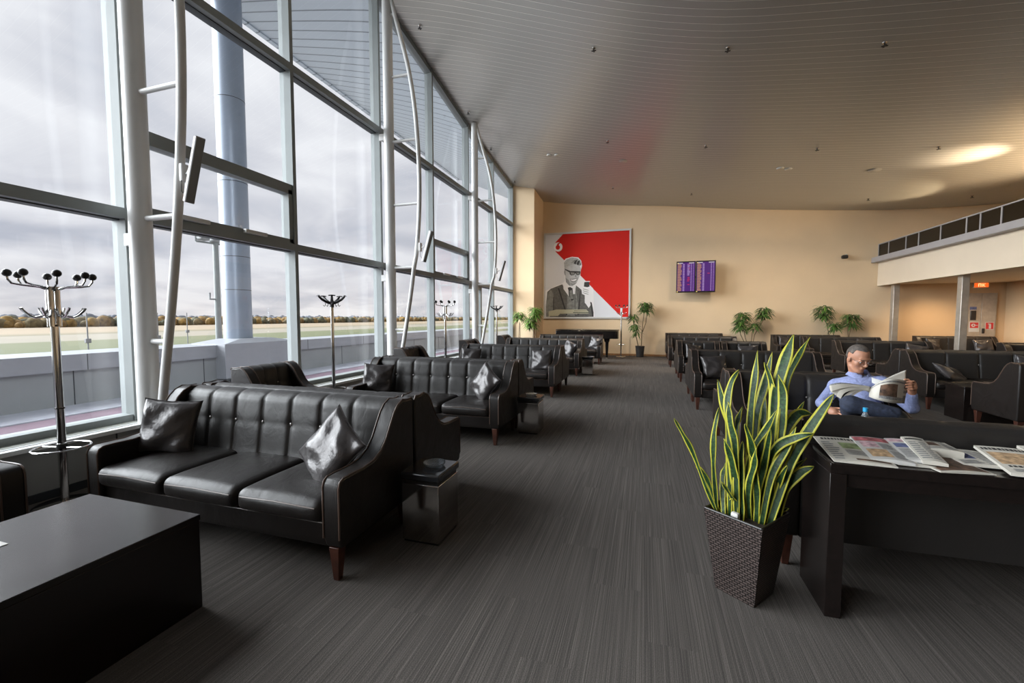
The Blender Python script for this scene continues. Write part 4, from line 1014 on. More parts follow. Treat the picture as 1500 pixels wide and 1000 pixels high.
def tree(name, label, loc, stems, crowns, seed, pr=.17, ph=.36, light=False):
    rnd = random.Random(seed); t = thing(name, label, 'plant', loc, 0, 'potted dracaena trees along the end wall')
    MB().lathe([(pr * .78, 0), (pr, ph), (pr * 1.02, ph), (pr * 1.02, ph - .03), (pr * .9, ph - .03)], seg=24).build('pot', M['pot_black'], t)
    MB().lathe([(pr * .93, ph - .05), (pr * .93, ph - .035)], seg=20).build('soil', M['soil'], t)
    for s in stems: MB().tube([Vector(p) for p in s], [.018 - .008 * k / (len(s) - 1) for k in range(len(s))], 8).build('stem', M['trunk'], t)
    for c, r, n in crowns:
        m = MB(); crown(m, c, r, rnd, n); m.build('foliage', [M['dracaena_light'], M['dracaena']] if light else [M['dracaena'], M['dracaena_light']], t, auto=0)
    return t
tree('potted_tree', 'dracaena tree in a charcoal pot between the poster and the screens', (-.17, 16.95, 0), [[(.05, 0, .3), (.06, 0, .9), (.1, 0, 1.4), (.14, 0, 1.75)], [(.08, 0, .95), (.2, 0, 1.3), (.24, 0, 1.7)], [(-.04, 0, .3), (-.14, 0, .75), (-.24, 0, 1.1), (-.25, 0, 1.35)]],
     [((.17, 0, 1.88), .25, 230), ((-.27, 0, 1.5), .17, 90), ((-.22, 0, 1.12), .15, 70), ((-.1, 0, .9), .1, 30)], 1, ph=.42)
tree('potted_tree', 'slim small potted tree at the cream pier beside the windows', (-4.50, 15.4, 0), [[(0, 0, .3), (-.03, 0, .8), (0, 0, 1.35)], [(.02, 0, .3), (.02, 0, 1.3)]], [((0, 0, 1.55), .2, 150)], 2, light=True)
tree('potted_tree', 'bushy bright green potted tree left of the poster', (-3.93, 15.35, 0), [[(0, 0, .3), (-.03, 0, .8), (0, 0, 1.3)], [(.02, 0, .3), (.1, 0, 1.3)]], [((.05, 0, 1.68), .25, 220), ((-.12, 0, 1.32), .25, 200)], 3, light=True)
tree('potted_tree', 'dracaena tree with two leaning crowns right of the flight screens', (3.55, 16.9, 0), [[(0, 0, .3), (-.15, 0, .8), (-.25, 0, 1.3)], [(-.03, 0, .3), (-.3, 0, .9), (-.32, 0, 1.2)], [(.05, 0, .3), (.15, 0, .9), (.42, 0, 1.45)], [(.02, 0, .3), (.08, 0, 1.1)]],
     [((-.26, 0, 1.52), .22, 180), ((-.3, 0, 1.2), .22, 170), ((.42, 0, 1.66), .24, 190), ((.12, 0, 1.18), .16, 80)], 4)
tree('potted_tree', 'tall dracaena with one slanting crown left of the gallery post', (5.95, 16.9, 0), [[(0, 0, .3), (0, 0, .8), (-.1, 0, 1.3), (-.2, 0, 1.45)], [(.05, 0, .3), (.1, 0, .9), (.12, 0, 1.1)]], [((-.2, 0, 1.68), .27, 230), ((.13, 0, 1.2), .18, 90)], 5)
tree('potted_tree', 'shorter round headed dracaena nearest the gallery post', (6.5, 16.9, 0), [[(0, 0, .3), (0, 0, .9), (.04, 0, 1.25)], [(.02, 0, .3), (-.05, 0, 1.2)]], [((.03, 0, 1.4), .26, 220)], 6)
# dark leaved plant at the right edge
zp = thing('potted_plant', 'dark glossy leaved plant at the right edge under the gallery', 'plant', (8.75, 11.55, 0))
MB().lathe([(.15, 0), (.2, .4), (.19, .4)], seg=20).build('pot', M['pot_black'], zp)
rz_ = random.Random(3)
for k, (dx, dy, h) in enumerate(((-.75, -.1, 1.18), (-.5, .1, 1.32), (-.2, -.2, 1.45), (.1, .2, 1.5), (.4, 0, 1.4), (-.95, .1, 1.1))):
    base = Vector((dx * .1, dy * .1, .38)); tip = Vector((dx, dy, h)); mid = (base + tip) / 2 + Vector((0, 0, .18))
    C_ = catmull([base, mid, tip], 14); st = MB().tube(C_, .008, 6).build('stem', M['trunk'], zp)
    lf = MB()
    for i in range(5, 15):
        for sd in (-1, 1):
            tg = (C_[min(i + 1, 14)] - C_[i - 1]).normalized(); sdv = tg.cross(Vector((0, 1, .3))).normalized() * sd
            o = C_[i]; d = (sdv + tg * .5 + Vector((0, rz_.uniform(-.4, .4), .1))).normalized(); l = rz_.uniform(.11, .15); pv = d.cross(Vector((rz_.uniform(-.3, .3), 1, .2))).normalized()
            lf.add([o, o + d * l * .35 + pv * .032, o + d * l * .75 + pv * .028, o + d * l, o + d * l * .75 - pv * .028, o + d * l * .35 - pv * .032], [(0, 1, 2, 3, 4, 5)])
    lf.build('leaves', M['zz'], zp, smooth=False)

# ------------------------------------------------------------------ ceiling fittings
def on_ceiling(px, py):
    z = 6.0
    for _ in range(25):
        q = at(px, py, 2, z); z = .5 * z + .5 * ceil_z(min(14, max(-5, q.x)), min(FY, q.y))
    return at(px, py, 2, z)
spr = None
SPK = [(615, 38), (870, 70), (1066, 70), (1296, 62), (686, 164), (890, 206), (1034, 213), (1197, 217), (1375, 215), (719, 217), (754, 265), (898, 274), (1013, 283), (1272, 291), (1424, 287)]
for k, (px, py) in enumerate(SPK):
    q = on_ceiling(px, py)
    lab = 'small dark sprinkler head in the slat ceiling, ' + ['above the second round column', 'upper middle of the ceiling', 'top centre right of the ceiling', 'top right of the ceiling', 'next to the third round column top', 'above the poster, mid ceiling', 'above the flight screens, mid ceiling', 'left of the bright ceiling glow', 'inside the bright ceiling glow', 'near the last window bays', 'above the cream pier', 'close to the wall above the poster', 'close to the wall above the screens', 'low right before the gallery', 'above the gallery balustrade'][k]
    if not spr:
        spr = thing('sprinkler_head', lab, 'sprinkler', q, 0, 'ceiling sprinklers')
        MB().lathe([(.03, -.012), (.035, 0)], seg=14).build('rosette', M['chrome_dark'], spr)
        MB().tube([(0, 0, -.01), (0, 0, -.045)], .012, 8).build('body', M['black_plastic'], spr)
        MB().box(-.04, .04, -.012, .012, -.055, -.047).box(-.012, .012, -.04, .04, -.055, -.047).build('deflector', M['black_plastic'], spr)
    else: s = dup(spr, lab, loc=q)
LT = [((805, 227), 'left'), ((816, 227), 'right'), ((1143, 246), 'left'), ((1155, 247), 'right')]
dl = None
for k, ((px, py), w) in enumerate(LT):
    q = on_ceiling(px, py); lab = ('%s one of the pair of pale round ceiling spots above the %s' % (w, 'poster' if k < 2 else 'potted trees'))
    if not dl:
        dl = thing('ceiling_spot', lab, 'ceiling spot', q, 0, 'paired ceiling spots')
        MB().lathe([(.06, -.03), (.085, -.02), (.09, 0)], seg=18).build('rim', M['white_plastic'], dl); MB().lathe([(.03, -.034), (.055, -.031)], seg=16).build('lens', M['paper'], dl)
    else: dup(dl, lab, loc=q)
for px, py, lab in ((914, 236, 'flat round ceiling disc above the flight screens'), (1282, 249, 'flat round ceiling disc left of the bright glow')):
    q = on_ceiling(px, py); o = MB().lathe([(.13, -.015), (.15, 0)], q.x, q.y, 24).build('ceiling_disc', M['slats']); o.location.z = q.z; tag(o, lab, 'ceiling disc')

# ------------------------------------------------------------------ signed-distance bodies (smooth skinned surfaces)
class SDF:
    def __init__(s, lo, hi, h):
        s.lo = np.array(lo, float); s.h = h; s.n = np.ceil((np.array(hi) - s.lo) / h).astype(int) + 1
        s.f = np.full(s.n, 9.0, np.float32)
    def _sub(s, lo, hi, pad):
        a = np.maximum(0, np.floor((np.array(lo) - pad - s.lo) / s.h).astype(int)); b = np.minimum(s.n, np.ceil((np.array(hi) + pad - s.lo) / s.h).astype(int) + 1)
        sl = tuple(slice(x, max(x, y)) for x, y in zip(a, b))
        g = np.meshgrid(*[s.lo[k] + s.h * np.arange(a[k], max(a[k], b[k])) for k in range(3)], indexing='ij')
        return sl, np.stack(g, -1)
    def _put(s, sl, d, k, sub=False):
        f = s.f[sl]
        if sub: d = -d; hh = np.clip(.5 - .5 * (f - d) / k, 0, 1); s.f[sl] = f * (1 - hh) + d * hh + k * hh * (1 - hh)
        else: hh = np.clip(.5 + .5 * (f - d) / k, 0, 1); s.f[sl] = f * (1 - hh) + d * hh - k * hh * (1 - hh)
    def cap(s, a, b, ra, rb=None, k=.02, sub=False):
        rb = ra if rb is None else rb; a = np.array(a, float); b = np.array(b, float); r = max(ra, rb)
        sl, p = s._sub(np.minimum(a, b), np.maximum(a, b), r + k * 2 + .03)
        if p.size == 0: return s
        ab = b - a; t = np.clip(((p - a) @ ab) / max(1e-9, ab @ ab), 0, 1)
        s._put(sl, np.linalg.norm(p - a - t[..., None] * ab, axis=-1) - (ra + (rb - ra) * t), k, sub); return s
    def ell(s, c, r, R=None, k=.015, sub=False, keep=None):
        c = np.array(c, float); r = np.array(r, float); R = np.eye(3) if R is None else R; m = r.max()
        sl, p = s._sub(c - m, c + m, k * 2 + .03)
        if p.size == 0: return s
        q = (p - c) @ R; k0 = np.linalg.norm(q / r, axis=-1); k1 = np.linalg.norm(q / r ** 2, axis=-1) + 1e-9
        d = k0 * (k0 - 1) / k1
        if keep is not None: d = np.maximum(d, keep(q))
        s._put(sl, d, k, sub); return s
    def mesh(s, name, m, parent=None, inv=None):
        f = s.f; neg = f < 0; nx, ny, nz = f.shape
        c = neg[:-1, :-1, :-1].astype(np.int8)
        cnt = sum(neg[i:nx - 1 + i, j:ny - 1 + j, k:nz - 1 + k].astype(np.int8) for i in (0, 1) for j in (0, 1) for k in (0, 1))
        act = (cnt > 0) & (cnt < 8); idx = -np.ones(act.shape, int); A = np.argwhere(act); idx[act] = np.arange(len(A))
        P = np.zeros((len(A), 3)); W = np.zeros(len(A))
        for ax in range(3):
            for i in (0, 1):
                for j in (0, 1):
                    o = [0, 0, 0]; o[(ax + 1) % 3] = i; o[(ax + 2) % 3] = j; e = o.copy(); e[ax] = 1
                    fa = f[tuple((A + o).T)]; fb = f[tuple((A + e).T)]; w = (fa < 0) != (fb < 0)
                    t = np.where(w, fa / np.where(w, fa - fb, 1), 0); pt = A + np.array(o, float); pt[:, ax] += t
                    P[w] += pt[w]; W[w] += 1
        P = s.lo + s.h * P / W[:, None]
        F_ = []
        for ax in range(3):
            b, c2 = (ax + 1) % 3, (ax + 2) % 3
            sl0 = [slice(None)] * 3; sl1 = [slice(None)] * 3; sl0[ax] = slice(0, -1); sl1[ax] = slice(1, None)
            d = neg[tuple(sl0)] != neg[tuple(sl1)]
            E = np.argwhere(d); E = E[(E[:, b] > 0) & (E[:, c2] > 0) & (E[:, b] < act.shape[b]) & (E[:, c2] < act.shape[c2])]
            ub = np.zeros(3, int); ub[b] = 1; uc = np.zeros(3, int); uc[c2] = 1
            q = np.stack([idx[tuple((E - ub - uc).T)], idx[tuple((E - uc).T)], idx[tuple(E.T)], idx[tuple((E - ub).T)]], 1)
            flip = ~neg[tuple(E.T)]; q[flip] = q[flip][:, ::-1]; F_.append(q)
        F_ = np.concatenate(F_); F_ = F_[(F_ >= 0).all(1)]
        me = bpy.data.meshes.new(name)
        if inv is not None: P = P + np.array(inv)
        me.from_pydata(P.tolist(), [], F_.tolist()); me.materials.append(m); me.polygons.foreach_set('use_smooth', [True] * len(me.polygons)); me.update()
        o = bpy.data.objects.new(name, me); COL.objects.link(o)
        if parent: o.parent = parent
        sm = o.modifiers.new('smooth', 'SMOOTH'); sm.factor = .5; sm.iterations = 2
        return o

def A3(px, py, Y): return np.array(at(px, py, 1, Y))
HC = A3(1257, 525, 4.72); NB = A3(1258, 553, 4.80)
SR = A3(1224, 566, 4.84); SL = A3(1293, 563, 4.72); CH_ = A3(1258, 577, 4.78)
ER = A3(1204, 590, 4.68); WR = A3(1211, 597, 4.50); HR = A3(1228, 607, 4.42)
EL = A3(1336, 597, 4.50); WL = A3(1336, 574, 4.42); HL = A3(1335, 564, 4.38)
HIP = np.array([CH_[0] - .02, 4.62, .58]); KR = A3(1246, 592, 4.20); AR = A3(1313, 606, 4.14); TR = A3(1334, 622, 4.12)
hipL = HIP + [.10, 0, 0]; hipR = HIP + [-.08, 0, .01]; KL = np.array([HIP[0] + .24, 4.16, .55]); AL = np.array([HIP[0] + .26, 4.17, .10])
man = thing('person', 'seated man in a light blue shirt and glasses reading an open newspaper', 'person', (float(HIP[0]), float(HIP[1]), 0))
off = (-HIP[0], -HIP[1], 0)
f0 = np.array([.30, -.954, 0]); pt_ = math.radians(24); zz = np.array([0, 0, 1.])
hf = f0 * math.cos(pt_) - zz * math.sin(pt_); hu = zz * math.cos(pt_) + f0 * math.sin(pt_); hs_ = np.cross(hu, hf)
RH = np.stack([hs_, hf, hu], 1)      # columns: side, forward, up
def H(s_, f_, u_): return HC + RH @ np.array([s_, f_, u_])
lo = np.minimum.reduce([HC - .2, ER - .15, AL - [.1, .25, .12], KR - .12]); hi = np.maximum.reduce([HC + .2, EL + .15, TR + .12, NB + .2, AL + .25])
def body_core(S, g=0.0, torso=True, legs=True):
    if torso:
        mid = (SR + SL) / 2
        S.cap(SR, SL, .050 + g, k=.04); S.cap(SR + [.02, 0, .02], NB + [-.03, 0, -.075], .04 + g, .045 + g, k=.05); S.cap(SL + [-.02, 0, .02], NB + [.03, 0, -.075], .04 + g, .045 + g, k=.05); S.cap(mid * .5 + CH_ * .5, CH_, .11 + g, .125 + g, k=.06)
        S.cap(CH_ + [-.06, 0, .03], CH_ + [.06, 0, .03], .105 + g, k=.05); S.cap(CH_, HIP + [0, .03, .05], .12 + g, .135 + g, k=.06)
BS = SDF(lo, hi, .0055)
body_core(BS)
BS.ell(H(0, -.012, .032), (.077, .096, .092), RH, k=.02); BS.ell(H(0, .024, -.045), (.055, .064, .068), RH, k=.022)
BS.ell(H(0, .072, -.096), (.026, .020, .019), RH, k=.02); BS.cap(H(-.05, .0, -.075), H(-.02, .06, -.10), .016, k=.02); BS.cap(H(.05, .0, -.075), H(.02, .06, -.10), .016, k=.02)
for sg in (-1, 1):
    BS.ell(H(sg * .042, .052, -.02), (.024, .026, .028), RH, k=.02)
    BS.ell(H(sg * .080, -.005, -.008), (.010, .020, .031), RH, k=.006)
    BS.ell(H(sg * .034, .098, .014), (.020, .017, .013), RH, k=.010, sub=True)
BS.ell(H(0, .078, .034), (.056, .016, .010), RH, k=.012)
for sg in (-1, 1): BS.ell(H(sg * .033, .074, .013), (.017, .0125, .009), RH, k=.004)
BS.cap(H(0, .090, .018), H(0, .113, -.018), .008, .0115, k=.008)
for sg in (-1, 1): BS.ell(H(sg * .013, .102, -.022), (.009, .011, .008), RH, k=.006)
BS.ell(H(0, .088, -.050), (.024, .013, .0055), RH, k=.004); BS.ell(H(0, .087, -.062), (.021, .013, .0065), RH, k=.004)
BS.ell(H(0, .10, -.0555), (.026, .010, .0018), RH, k=.003, sub=True)
BS.cap(H(0, -.035, -.05), NB - f0 * .02, .050, .056, k=.022)
BS.cap(SR, ER, .044, .037, k=.02); BS.cap(ER, WR, .036, .026, k=.01)
BS.cap(SL, EL, .045, .038, k=.02); BS.cap(EL, WL, .036, .026, k=.01)
BS.cap(hipR, KR, .078, .055, k=.03); BS.cap(KR, AR, .052, .038, k=.02); BS.cap(AR, TR, .032, .025, k=.02)
BS.cap(hipL, KL, .078, .055, k=.03); BS.cap(KL, AL, .052, .036, k=.02); BS.cap(AL, AL + [.10, -.06, -.05], .03, .025, k=.02)
# right hand resting on the thigh
d = HR - WR; d /= np.linalg.norm(d); sd = np.cross(d, [0, -1, .3]); sd /= np.linalg.norm(sd)
palm = WR + d * .05; BS.cap(WR, palm + d * .02, .026, .032, k=.012); BS.ell(palm + d * .01, (.04, .04, .022), np.stack([d, sd, np.cross(d, sd)], 1), k=.01)
for i, (o_, L_) in enumerate(((-.03, .062), (-.010, .075), (.011, .07), (.03, .055))):
    b0_ = palm + d * .035 + sd * o_; m0 = b0_ + d * L_ * .5 + sd * o_ * .15 + np.array([0, -.008, .004]); e0 = m0 + d * L_ * .5 + np.array([0, -.004, -.016])
    BS.cap(b0_, m0, .0092, .0085, k=.004); BS.cap(m0, e0, .0085, .007, k=.003)
BS.cap(palm - sd * .028 - d * .01, palm - sd * .055 + d * .025, .011, .009, k=.006); BS.cap(palm - sd * .055 + d * .025, palm - sd * .058 + d * .05, .009, .0075, k=.003)
# left hand closed on the paper edge: fingers run towards the picture's left, one above the other
e1 = np.array([.955, .297, 0]); palm = HL + e1 * .012; up_ = np.array([0, 0, 1.])
BS.cap(WL, palm - up_ * .02, .026, .03, k=.012); BS.ell(palm, (.024, .034, .040), k=.01)
for i, (z_, L_) in enumerate(((.032, .06), (.011, .068), (-.010, .064), (-.031, .052))):
    b0_ = palm + up_ * z_ + np.array([0, -.018, 0]); m0 = b0_ - e1 * L_ * .55 + np.array([0, -.020, .003]); e0 = m0 - e1 * L_ * .55 + np.array([0, .010, -.004])
    BS.cap(b0_, m0, .0098, .009, k=.004); BS.cap(m0, e0, .009, .0075, k=.003)
BS.cap(palm + up_ * .02 + np.array([0, .02, 0]), palm - e1 * .035 + up_ * .045 + np.array([0, .018, 0]), .011, .009, k=.005); BS.cap(palm - e1 * .035 + up_ * .045 + np.array([0, .018, 0]), palm - e1 * .06 + up_ * .045 + np.array([0, .016, 0]), .009, .008, k=.003)
body = BS.mesh('body', M['skin'], man, off)
# hair
HS = SDF(HC - .17, HC + .17, .0045)
HS.ell(H(0, -.014, .033), (.083, .100, .098), RH, k=.001, keep=lambda q: np.minimum(.045 - q[..., 2] + .35 * (q[..., 1] - .02) + .25 * np.abs(q[..., 0]), np.minimum(np.maximum(q[..., 1] + .03, -.075 - q[..., 2] + .3 * np.maximum(0, q[..., 1] + .06)), np.maximum(.055 - np.abs(q[..., 0]), np.maximum(q[..., 1] - .022, .020 - q[..., 2])))))
HS.mesh('hair', M['hair'], man, off)
g = MB()
for sg in (-1, 1):
    g.tube([H(sg * .034 + .024 * math.cos(a) , .107 - abs(.4 * (sg * .034 + .024 * math.cos(a))) ** 1.3 * .4, .008 + .015 * math.sin(a)) + off for a in [2 * PI * k / 20 for k in range(20)]], .0014, 6, closed=True)
    g.tube([H(sg * .058, .098, .014) + off, H(sg * .078, .06, .014) + off, H(sg * .084, -.01, .010) + off], .0014, 6)
g.tube([H(-.011, .108, .010) + off, H(0, .112, .014) + off, H(.011, .108, .010) + off], .0014, 6)
g.build('glasses', M['chrome_dark'], man)
g = MB()
for sg in (-1, 1):
    g.ball(H(sg * .033, .0700, .006) + off, .0122, 12, 8, 0); g.ball(H(sg * .034, .0785, .002) + off, .0052, 10, 6, 1)
    g.tube([H(sg * .016, .098, .030) + off, H(sg * .034, .100, .036) + off, H(sg * .054, .090, .030) + off], [.0025, .004, .002], 6, 2)
g.build('eyes', [M['tee'], M['ink'], M['hair']], man)
MB().tube([H(-.022, .092, -.056) + off, H(-.01, .1005, -.0555) + off, H(0, .102, -.0565) + off, H(.01, .1005, -.0555) + off, H(.022, .092, -.056) + off], [.001, .0028, .003, .0028, .001], 6).build('lips', mat('lip_skin', (.20, .07, .05), .5), man)
# shirt
S2 = SDF(lo, hi, .007); body_core(S2, .014)
S2.cap(NB - [0, 0, .09], NB - [0, 0, .065], .075, .066, k=.03)
S2.cap(SR, ER, .060, .050, k=.02); S2.cap(ER, WR, .048, .037, k=.015); S2.cap(SL, EL, .060, .050, k=.02); S2.cap(EL, WL * .8 + EL * .2, .048, .037, k=.015)
rs = np.random.RandomState(4)
for k in range(9):   # folds
    a_ = SR + (ER - SR) * (.2 + .09 * k) + rs.normal(0, .012, 3) + [-.01, -.054, 0]; S2.cap(a_, a_ + [.05, -.004, -.025], .010, .005, k=.012)
    a_ = SL + (EL - SL) * (.08 + .055 * k) + [-.02, -.054, 0] + rs.normal(0, .012, 3); S2.cap(a_, a_ + [-.05, 0, -.03], .010, .005, k=.012)
    a_ = CH_ + [rs.uniform(-.13, .13), -.122, rs.uniform(-.08, .12)]; S2.cap(a_, a_ + [.04, .01, -.07], .010, .005, k=.014)
sh = S2.mesh('shirt', M['shirt'], man, off)
cl = MB(); sdv_ = np.array([-f0[1], f0[0], 0])
for sg in (-1, 1):   # collar: a standing band folding over, open at the throat
    def cf(u, v, sg=sg):
        a = math.radians(16 + 164 * u); fr_ = max(0, math.cos(a)); tipw = max(0, 1 - u * 4.5)
        r = .068 + .034 * v + .012 * v * tipw; z = .072 - .050 * v - .030 * v * tipw - .042 * fr_
        return tuple(NB + off + f0 * (math.cos(a) * r) + sdv_ * (sg * math.sin(a) * r) + zz * (z + .002))
    cl.grid(cf, 18, 4)
o = cl.build('collar', M['shirt'], sh, auto=0); so = o.modifiers.new('t', 'SOLIDIFY'); so.thickness = .006
MB().tube([NB + off + np.array([.064 * math.cos(a), .064 * math.sin(a), -.004 + .018 * math.sin(a)]) for a in [2 * PI * k / 24 for k in range(24)]], .014, 8, closed=True).build('undershirt', M['tee'], man)
for k in range(3):
    p_ = CH_ + f0 * (.15 + .004 * k) + [0, 0, .06 - .075 * k]; MB().ball(p_ + off, .006, 8, 5).build('button', M['ink'], sh)
# trousers
S3 = SDF(lo, hi, .007)
S3.cap(HIP + [-.06, .03, -.0], HIP + [.06, .03, -.0], .125, k=.03)
S3.cap(hipR, KR, .098, .072, k=.04); S3.cap(KR, AR * .97 + KR * .03, .070, .052, k=.02); S3.cap(hipL, KL, .095, .072, k=.04); S3.cap(KL, AL + [0, 0, .06], .068, .056, k=.02)
for k in range(8):
    t_ = .1 + .1 * k; a_ = KR + (AR - KR) * t_ + [0, -.055, .02]; S3.cap(a_, a_ + [.04, -.002, -.04], .008, .004, k=.015)
tr_ = S3.mesh('trousers', M['denim'], man, off)
for nm, a_, dv in (('shoe', AR, TR - AR), ('shoe', AL, np.array([.12, -.10, -.03]))):
    S4 = SDF(a_ - .25, a_ + .3, .006); dv = dv / np.linalg.norm(dv)
    S4.cap(a_ - dv * .01, a_ + dv * .04, .044, .043, k=.02); S4.cap(a_ + dv * .03 - zz * .012, a_ + dv * .15 - zz * .025, .042, .034, k=.03)
    S4.mesh(nm, M['shoe'], man, off)

# newspaper in his hands
npz = thing('open_newspaper', 'open newspaper held up by the seated man, pages fanned out to the left', 'newspaper', (float(HL[0]) - .25, 4.36, .9))
oN = Vector(npz.location)
def sheet(rows, name, m, parent, patch=None, thick=.002, sub=2):
    mb = MB(); nr, nc = len(rows), len(rows[0])
    R_ = [catmull([at(p[0], p[1], 1, p[2]) - oN for p in r], 14) for r in rows]
    cols = [catmull([R_[j][i] for j in range(nr)], 10) for i in range(15)]
    vs = [cols[i][j] for j in range(11) for i in range(15)]
    fs = [(j * 15 + i, j * 15 + i + 1, (j + 1) * 15 + i + 1, (j + 1) * 15 + i) for j in range(10) for i in range(14)]
    mis = [0] * len(fs)
    mb.add(vs, fs); 
    if patch:
        mb.mi = [(patch(i / 14, j / 10)) for j in range(10) for i in range(14)]
    o = mb.build(name, m, parent, auto=0); s_ = o.modifiers.new('t', 'SOLIDIFY'); s_.thickness = thick; s_.offset = 0
    return o
Q = lambda u, v, Y: (1180 + u / 7.694, 490 + v / 7.694, Y)
PAP = [M['paper'], M['photo_brown'], M['grey'], M['ink']]
sheet([[Q(860, 520, 4.42), Q(990, 455, 4.42), Q(1135, 397, 4.42)], [Q(840, 600, 4.42), Q(990, 560, 4.43), Q(1128, 520, 4.43)], [Q(760, 700, 4.42), Q(980, 700, 4.42), Q(1120, 680, 4.42)]], 'page', PAP, npz)
sheet([[Q(745, 590, 4.36), Q(850, 525, 4.30), Q(1000, 498, 4.30), Q(1150, 520, 4.40)], [Q(720, 650, 4.34), Q(830, 610, 4.27), Q(980, 600, 4.27), Q(1135, 640, 4.38)], [Q(715, 700, 4.32), Q(810, 735, 4.25), Q(970, 770, 4.26), Q(1115, 775, 4.36)]], 'page', PAP, npz,
      lambda u, v: 1 if (.3 < u < .78 and .25 < v < .72) else (2 if (v > .75 and u > .35 and int(v * 10) % 2 == 0) or (v < .2 and int(v * 10) % 2 == 1) or (u > .86 and int(v * 10) % 2) else 0))
sheet([[Q(745, 480, 4.5), Q(800, 500, 4.48), Q(865, 518, 4.46)], [Q(748, 540, 4.5), Q(790, 560, 4.48), Q(850, 570, 4.46)]], 'page', [M['paper_white']], npz)
sheet([[Q(270, 560, 4.30), Q(400, 540, 4.32), Q(600, 562, 4.36), Q(745, 590, 4.38)], [Q(272, 600, 4.28), Q(420, 575, 4.3), Q(600, 580, 4.34), Q(745, 610, 4.36)], [Q(285, 645, 4.26), Q(400, 610, 4.28), Q(560, 590, 4.32), Q(730, 640, 4.34)]], 'page', PAP, npz, lambda u, v: 2 if v < .2 and u < .75 else 0)
for k, (tip, tip2, s_) in enumerate(((((345, 692)), ((395, 722)), 0), (((400, 728)), ((440, 752)), .012), (((445, 752)), ((470, 768)), .024))):
    sheet([[Q(tip[0], tip[1], 4.25 + s_), Q(tip[0] + 60, tip[1] - 70, 4.27 + s_), Q(560 + 30 * k, 600 + 5 * k, 4.31 + s_), Q(730, 600 + 10 * k, 4.35 + s_)], [Q(tip2[0], tip2[1], 4.24 + s_), Q(tip2[0] + 55, tip2[1] - 70, 4.26 + s_), Q(590 + 30 * k, 620 + 5 * k, 4.31 + s_), Q(735, 640 + 10 * k, 4.35 + s_)]], 'page', PAP, npz)
sheet([[Q(285, 645, 4.27), Q(420, 600, 4.30), Q(600, 590, 4.34), Q(735, 620, 4.37)], [Q(400, 722, 4.26), Q(500, 640, 4.29), Q(620, 610, 4.33), Q(735, 640, 4.36)]], 'page', PAP, npz, lambda u, v: 3 if v > .45 and u < .7 else 0)

# water bottle
bp_ = at(1268, 597, 1, 3.9); bz = .555
bt = thing('water_bottle', 'small clear water bottle with bright blue cap in front of the reading man', 'bottle', (bp_.x, 3.9, bz))
bh = bp_.z - bz
MB().lathe([(.028, 0), (.031, .01), (.031, bh * .62), (.027, bh * .72), (.012, bh * .86), (.012, bh * .9)], seg=24).build('body', M['clear'], bt)
MB().lathe([(.0315, bh * .25), (.0315, bh * .58)], seg=24).build('label', M['paper_white'], bt)
MB().lathe([(.016, bh * .88), (.0165, bh), (.014, bh + .001)], seg=20).build('cap', M['teal_plastic'], bt)

# ------------------------------------------------------------------ light
w = bpy.data.worlds.new('world'); scn.world = w; w.use_nodes = True; nt = w.node_tree; nt.nodes.clear()
N_ = nt.nodes.new; Lk = nt.links.new
out = N_('ShaderNodeOutputWorld'); bg = N_('ShaderNodeBackground'); tc = N_('ShaderNodeTexCoord'); sep = N_('ShaderNodeSeparateXYZ')
Lk(tc.outputs['Generated'], sep.inputs[0])
# project direction on a cloud layer
mx = N_('ShaderNodeMath'); mx.operation = 'MAXIMUM'; mx.inputs[1].default_value = 0; Lk(sep.outputs[2], mx.inputs[0])
ad = N_('ShaderNodeMath'); ad.operation = 'ADD'; ad.inputs[1].default_value = .22; Lk(mx.outputs[0], ad.inputs[0])
dv = N_('ShaderNodeVectorMath'); dv.operation = 'DIVIDE'; cmb = N_('ShaderNodeCombineXYZ')
for k in range(3): Lk(ad.outputs[0], cmb.inputs[k])
Lk(tc.outputs['Generated'], dv.inputs[0]); Lk(cmb.outputs[0], dv.inputs[1])
no = N_('ShaderNodeTexNoise'); no.inputs['Scale'].default_value = 1.9; no.inputs['Detail'].default_value = 7; no.inputs['Roughness'].default_value = .5; no.inputs['Distortion'].default_value = .4; Lk(dv.outputs[0], no.inputs['Vector'])
cr = N_('ShaderNodeValToRGB'); e = cr.color_ramp.elements; e[0].position = .30; e[0].color = (.50, .52, .58, 1); e[1].position = .62; e[1].color = (.80, .80, .825, 1)
x = e.new(.46); x.color = (.645, .65, .69, 1); Lk(no.outputs[0], cr.inputs[0])
zr_ = N_('ShaderNodeValToRGB'); e = zr_.color_ramp.elements; e[0].position = 0; e[0].color = (1.04, 1.0, .97, 1); e[1].position = 1; e[1].color = (1.9, 1.9, 1.95, 1)
x = e.new(.12); x.color = (.95, .95, .97, 1); x = e.new(.5); x.color = (1.1, 1.1, 1.1, 1); Lk(mx.outputs[0], zr_.inputs[0])
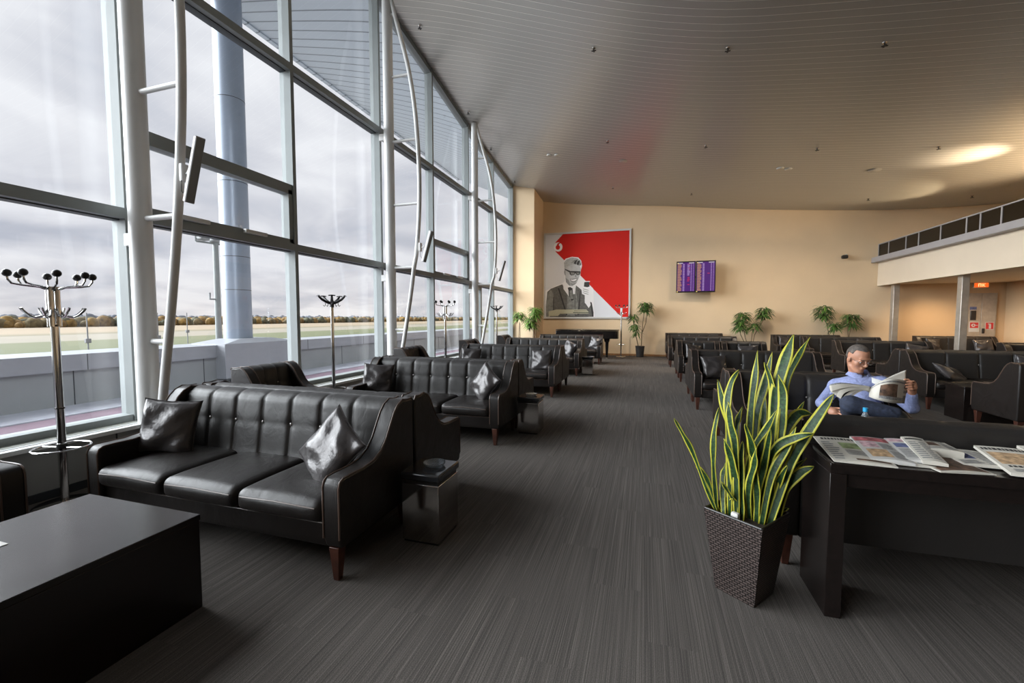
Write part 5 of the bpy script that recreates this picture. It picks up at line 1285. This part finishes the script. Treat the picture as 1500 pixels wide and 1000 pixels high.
mu = N_('ShaderNodeMixRGB'); mu.blend_type = 'MULTIPLY'; mu.inputs[0].default_value = 1; Lk(cr.outputs[0], mu.inputs[1]); Lk(zr_.outputs[0], mu.inputs[2])
Lk(mu.outputs[0], bg.inputs[0]); bg.inputs[1].default_value = .48; Lk(bg.outputs[0], out.inputs[0])

def lamp(kind, name, loc, energy, color, target=None, **kw):
    l = bpy.data.lights.new(name, kind); l.energy = energy; l.color = color
    for k, v in kw.items(): setattr(l, k, v)
    o = bpy.data.objects.new(name, l); COL.objects.link(o); o.location = loc
    if target is not None: o.rotation_euler = (Vector(target) - Vector(loc)).to_track_quat('-Z', 'Y').to_euler()
    return o
# bright overcast light from the window side
lamp('SUN', 'overcast_sun', (-20, -8, 9.8), 6.8, (.93, .97, 1), (0, 0, 0), angle=math.radians(72))
WARM = (1, .70, .40)
lamp('SPOT', 'uplight', (7.6, 12.1, 3.8), 230, (1, .80, .55), (6.75, 12.3, 5.1), spot_size=math.radians(58), spot_blend=1.0, shadow_soft_size=.08)
lamp('SPOT', 'uplight', (9.9, 12.0, 3.7), 420, (1, .74, .45), (8.4, 12.2, 5.1), spot_size=math.radians(118), spot_blend=.6, shadow_soft_size=.1)
lamp('SPOT', 'uplight', (8.6, 10.0, 3.75), 200, (1, .74, .45), (8.0, 10.6, 5.1), spot_size=math.radians(110), spot_blend=.8, shadow_soft_size=.1)
lamp('SPOT', 'uplight', (8.3, 15.6, 3.8), 55, (1, .78, .48), (6.6, 15.3, 5.1), spot_size=math.radians(75), spot_blend=.7, shadow_soft_size=.06)
for x, y, e in ((8.8, 16.2, 22), (10.0, 15.5, 10), (9.2, 12.5, 10), (9.0, 9.0, 8)):
    lamp('SPOT', 'added_downlight', (x, y, 2.56), e * 3, WARM, (x, y, 0), spot_size=math.radians(150), spot_blend=.9, shadow_soft_size=.06)  # unseen soffit lamps, added to warm the wall under the gallery
for (px, py), _ in LT[::2]:
    q = on_ceiling(px + 5, py); lamp('SPOT', 'ceiling_lamp', (q.x, q.y, q.z - .06), 240, (1, .84, .66), (q.x, q.y + 2.4, 0), spot_size=math.radians(120), spot_blend=.9, shadow_soft_size=.08)
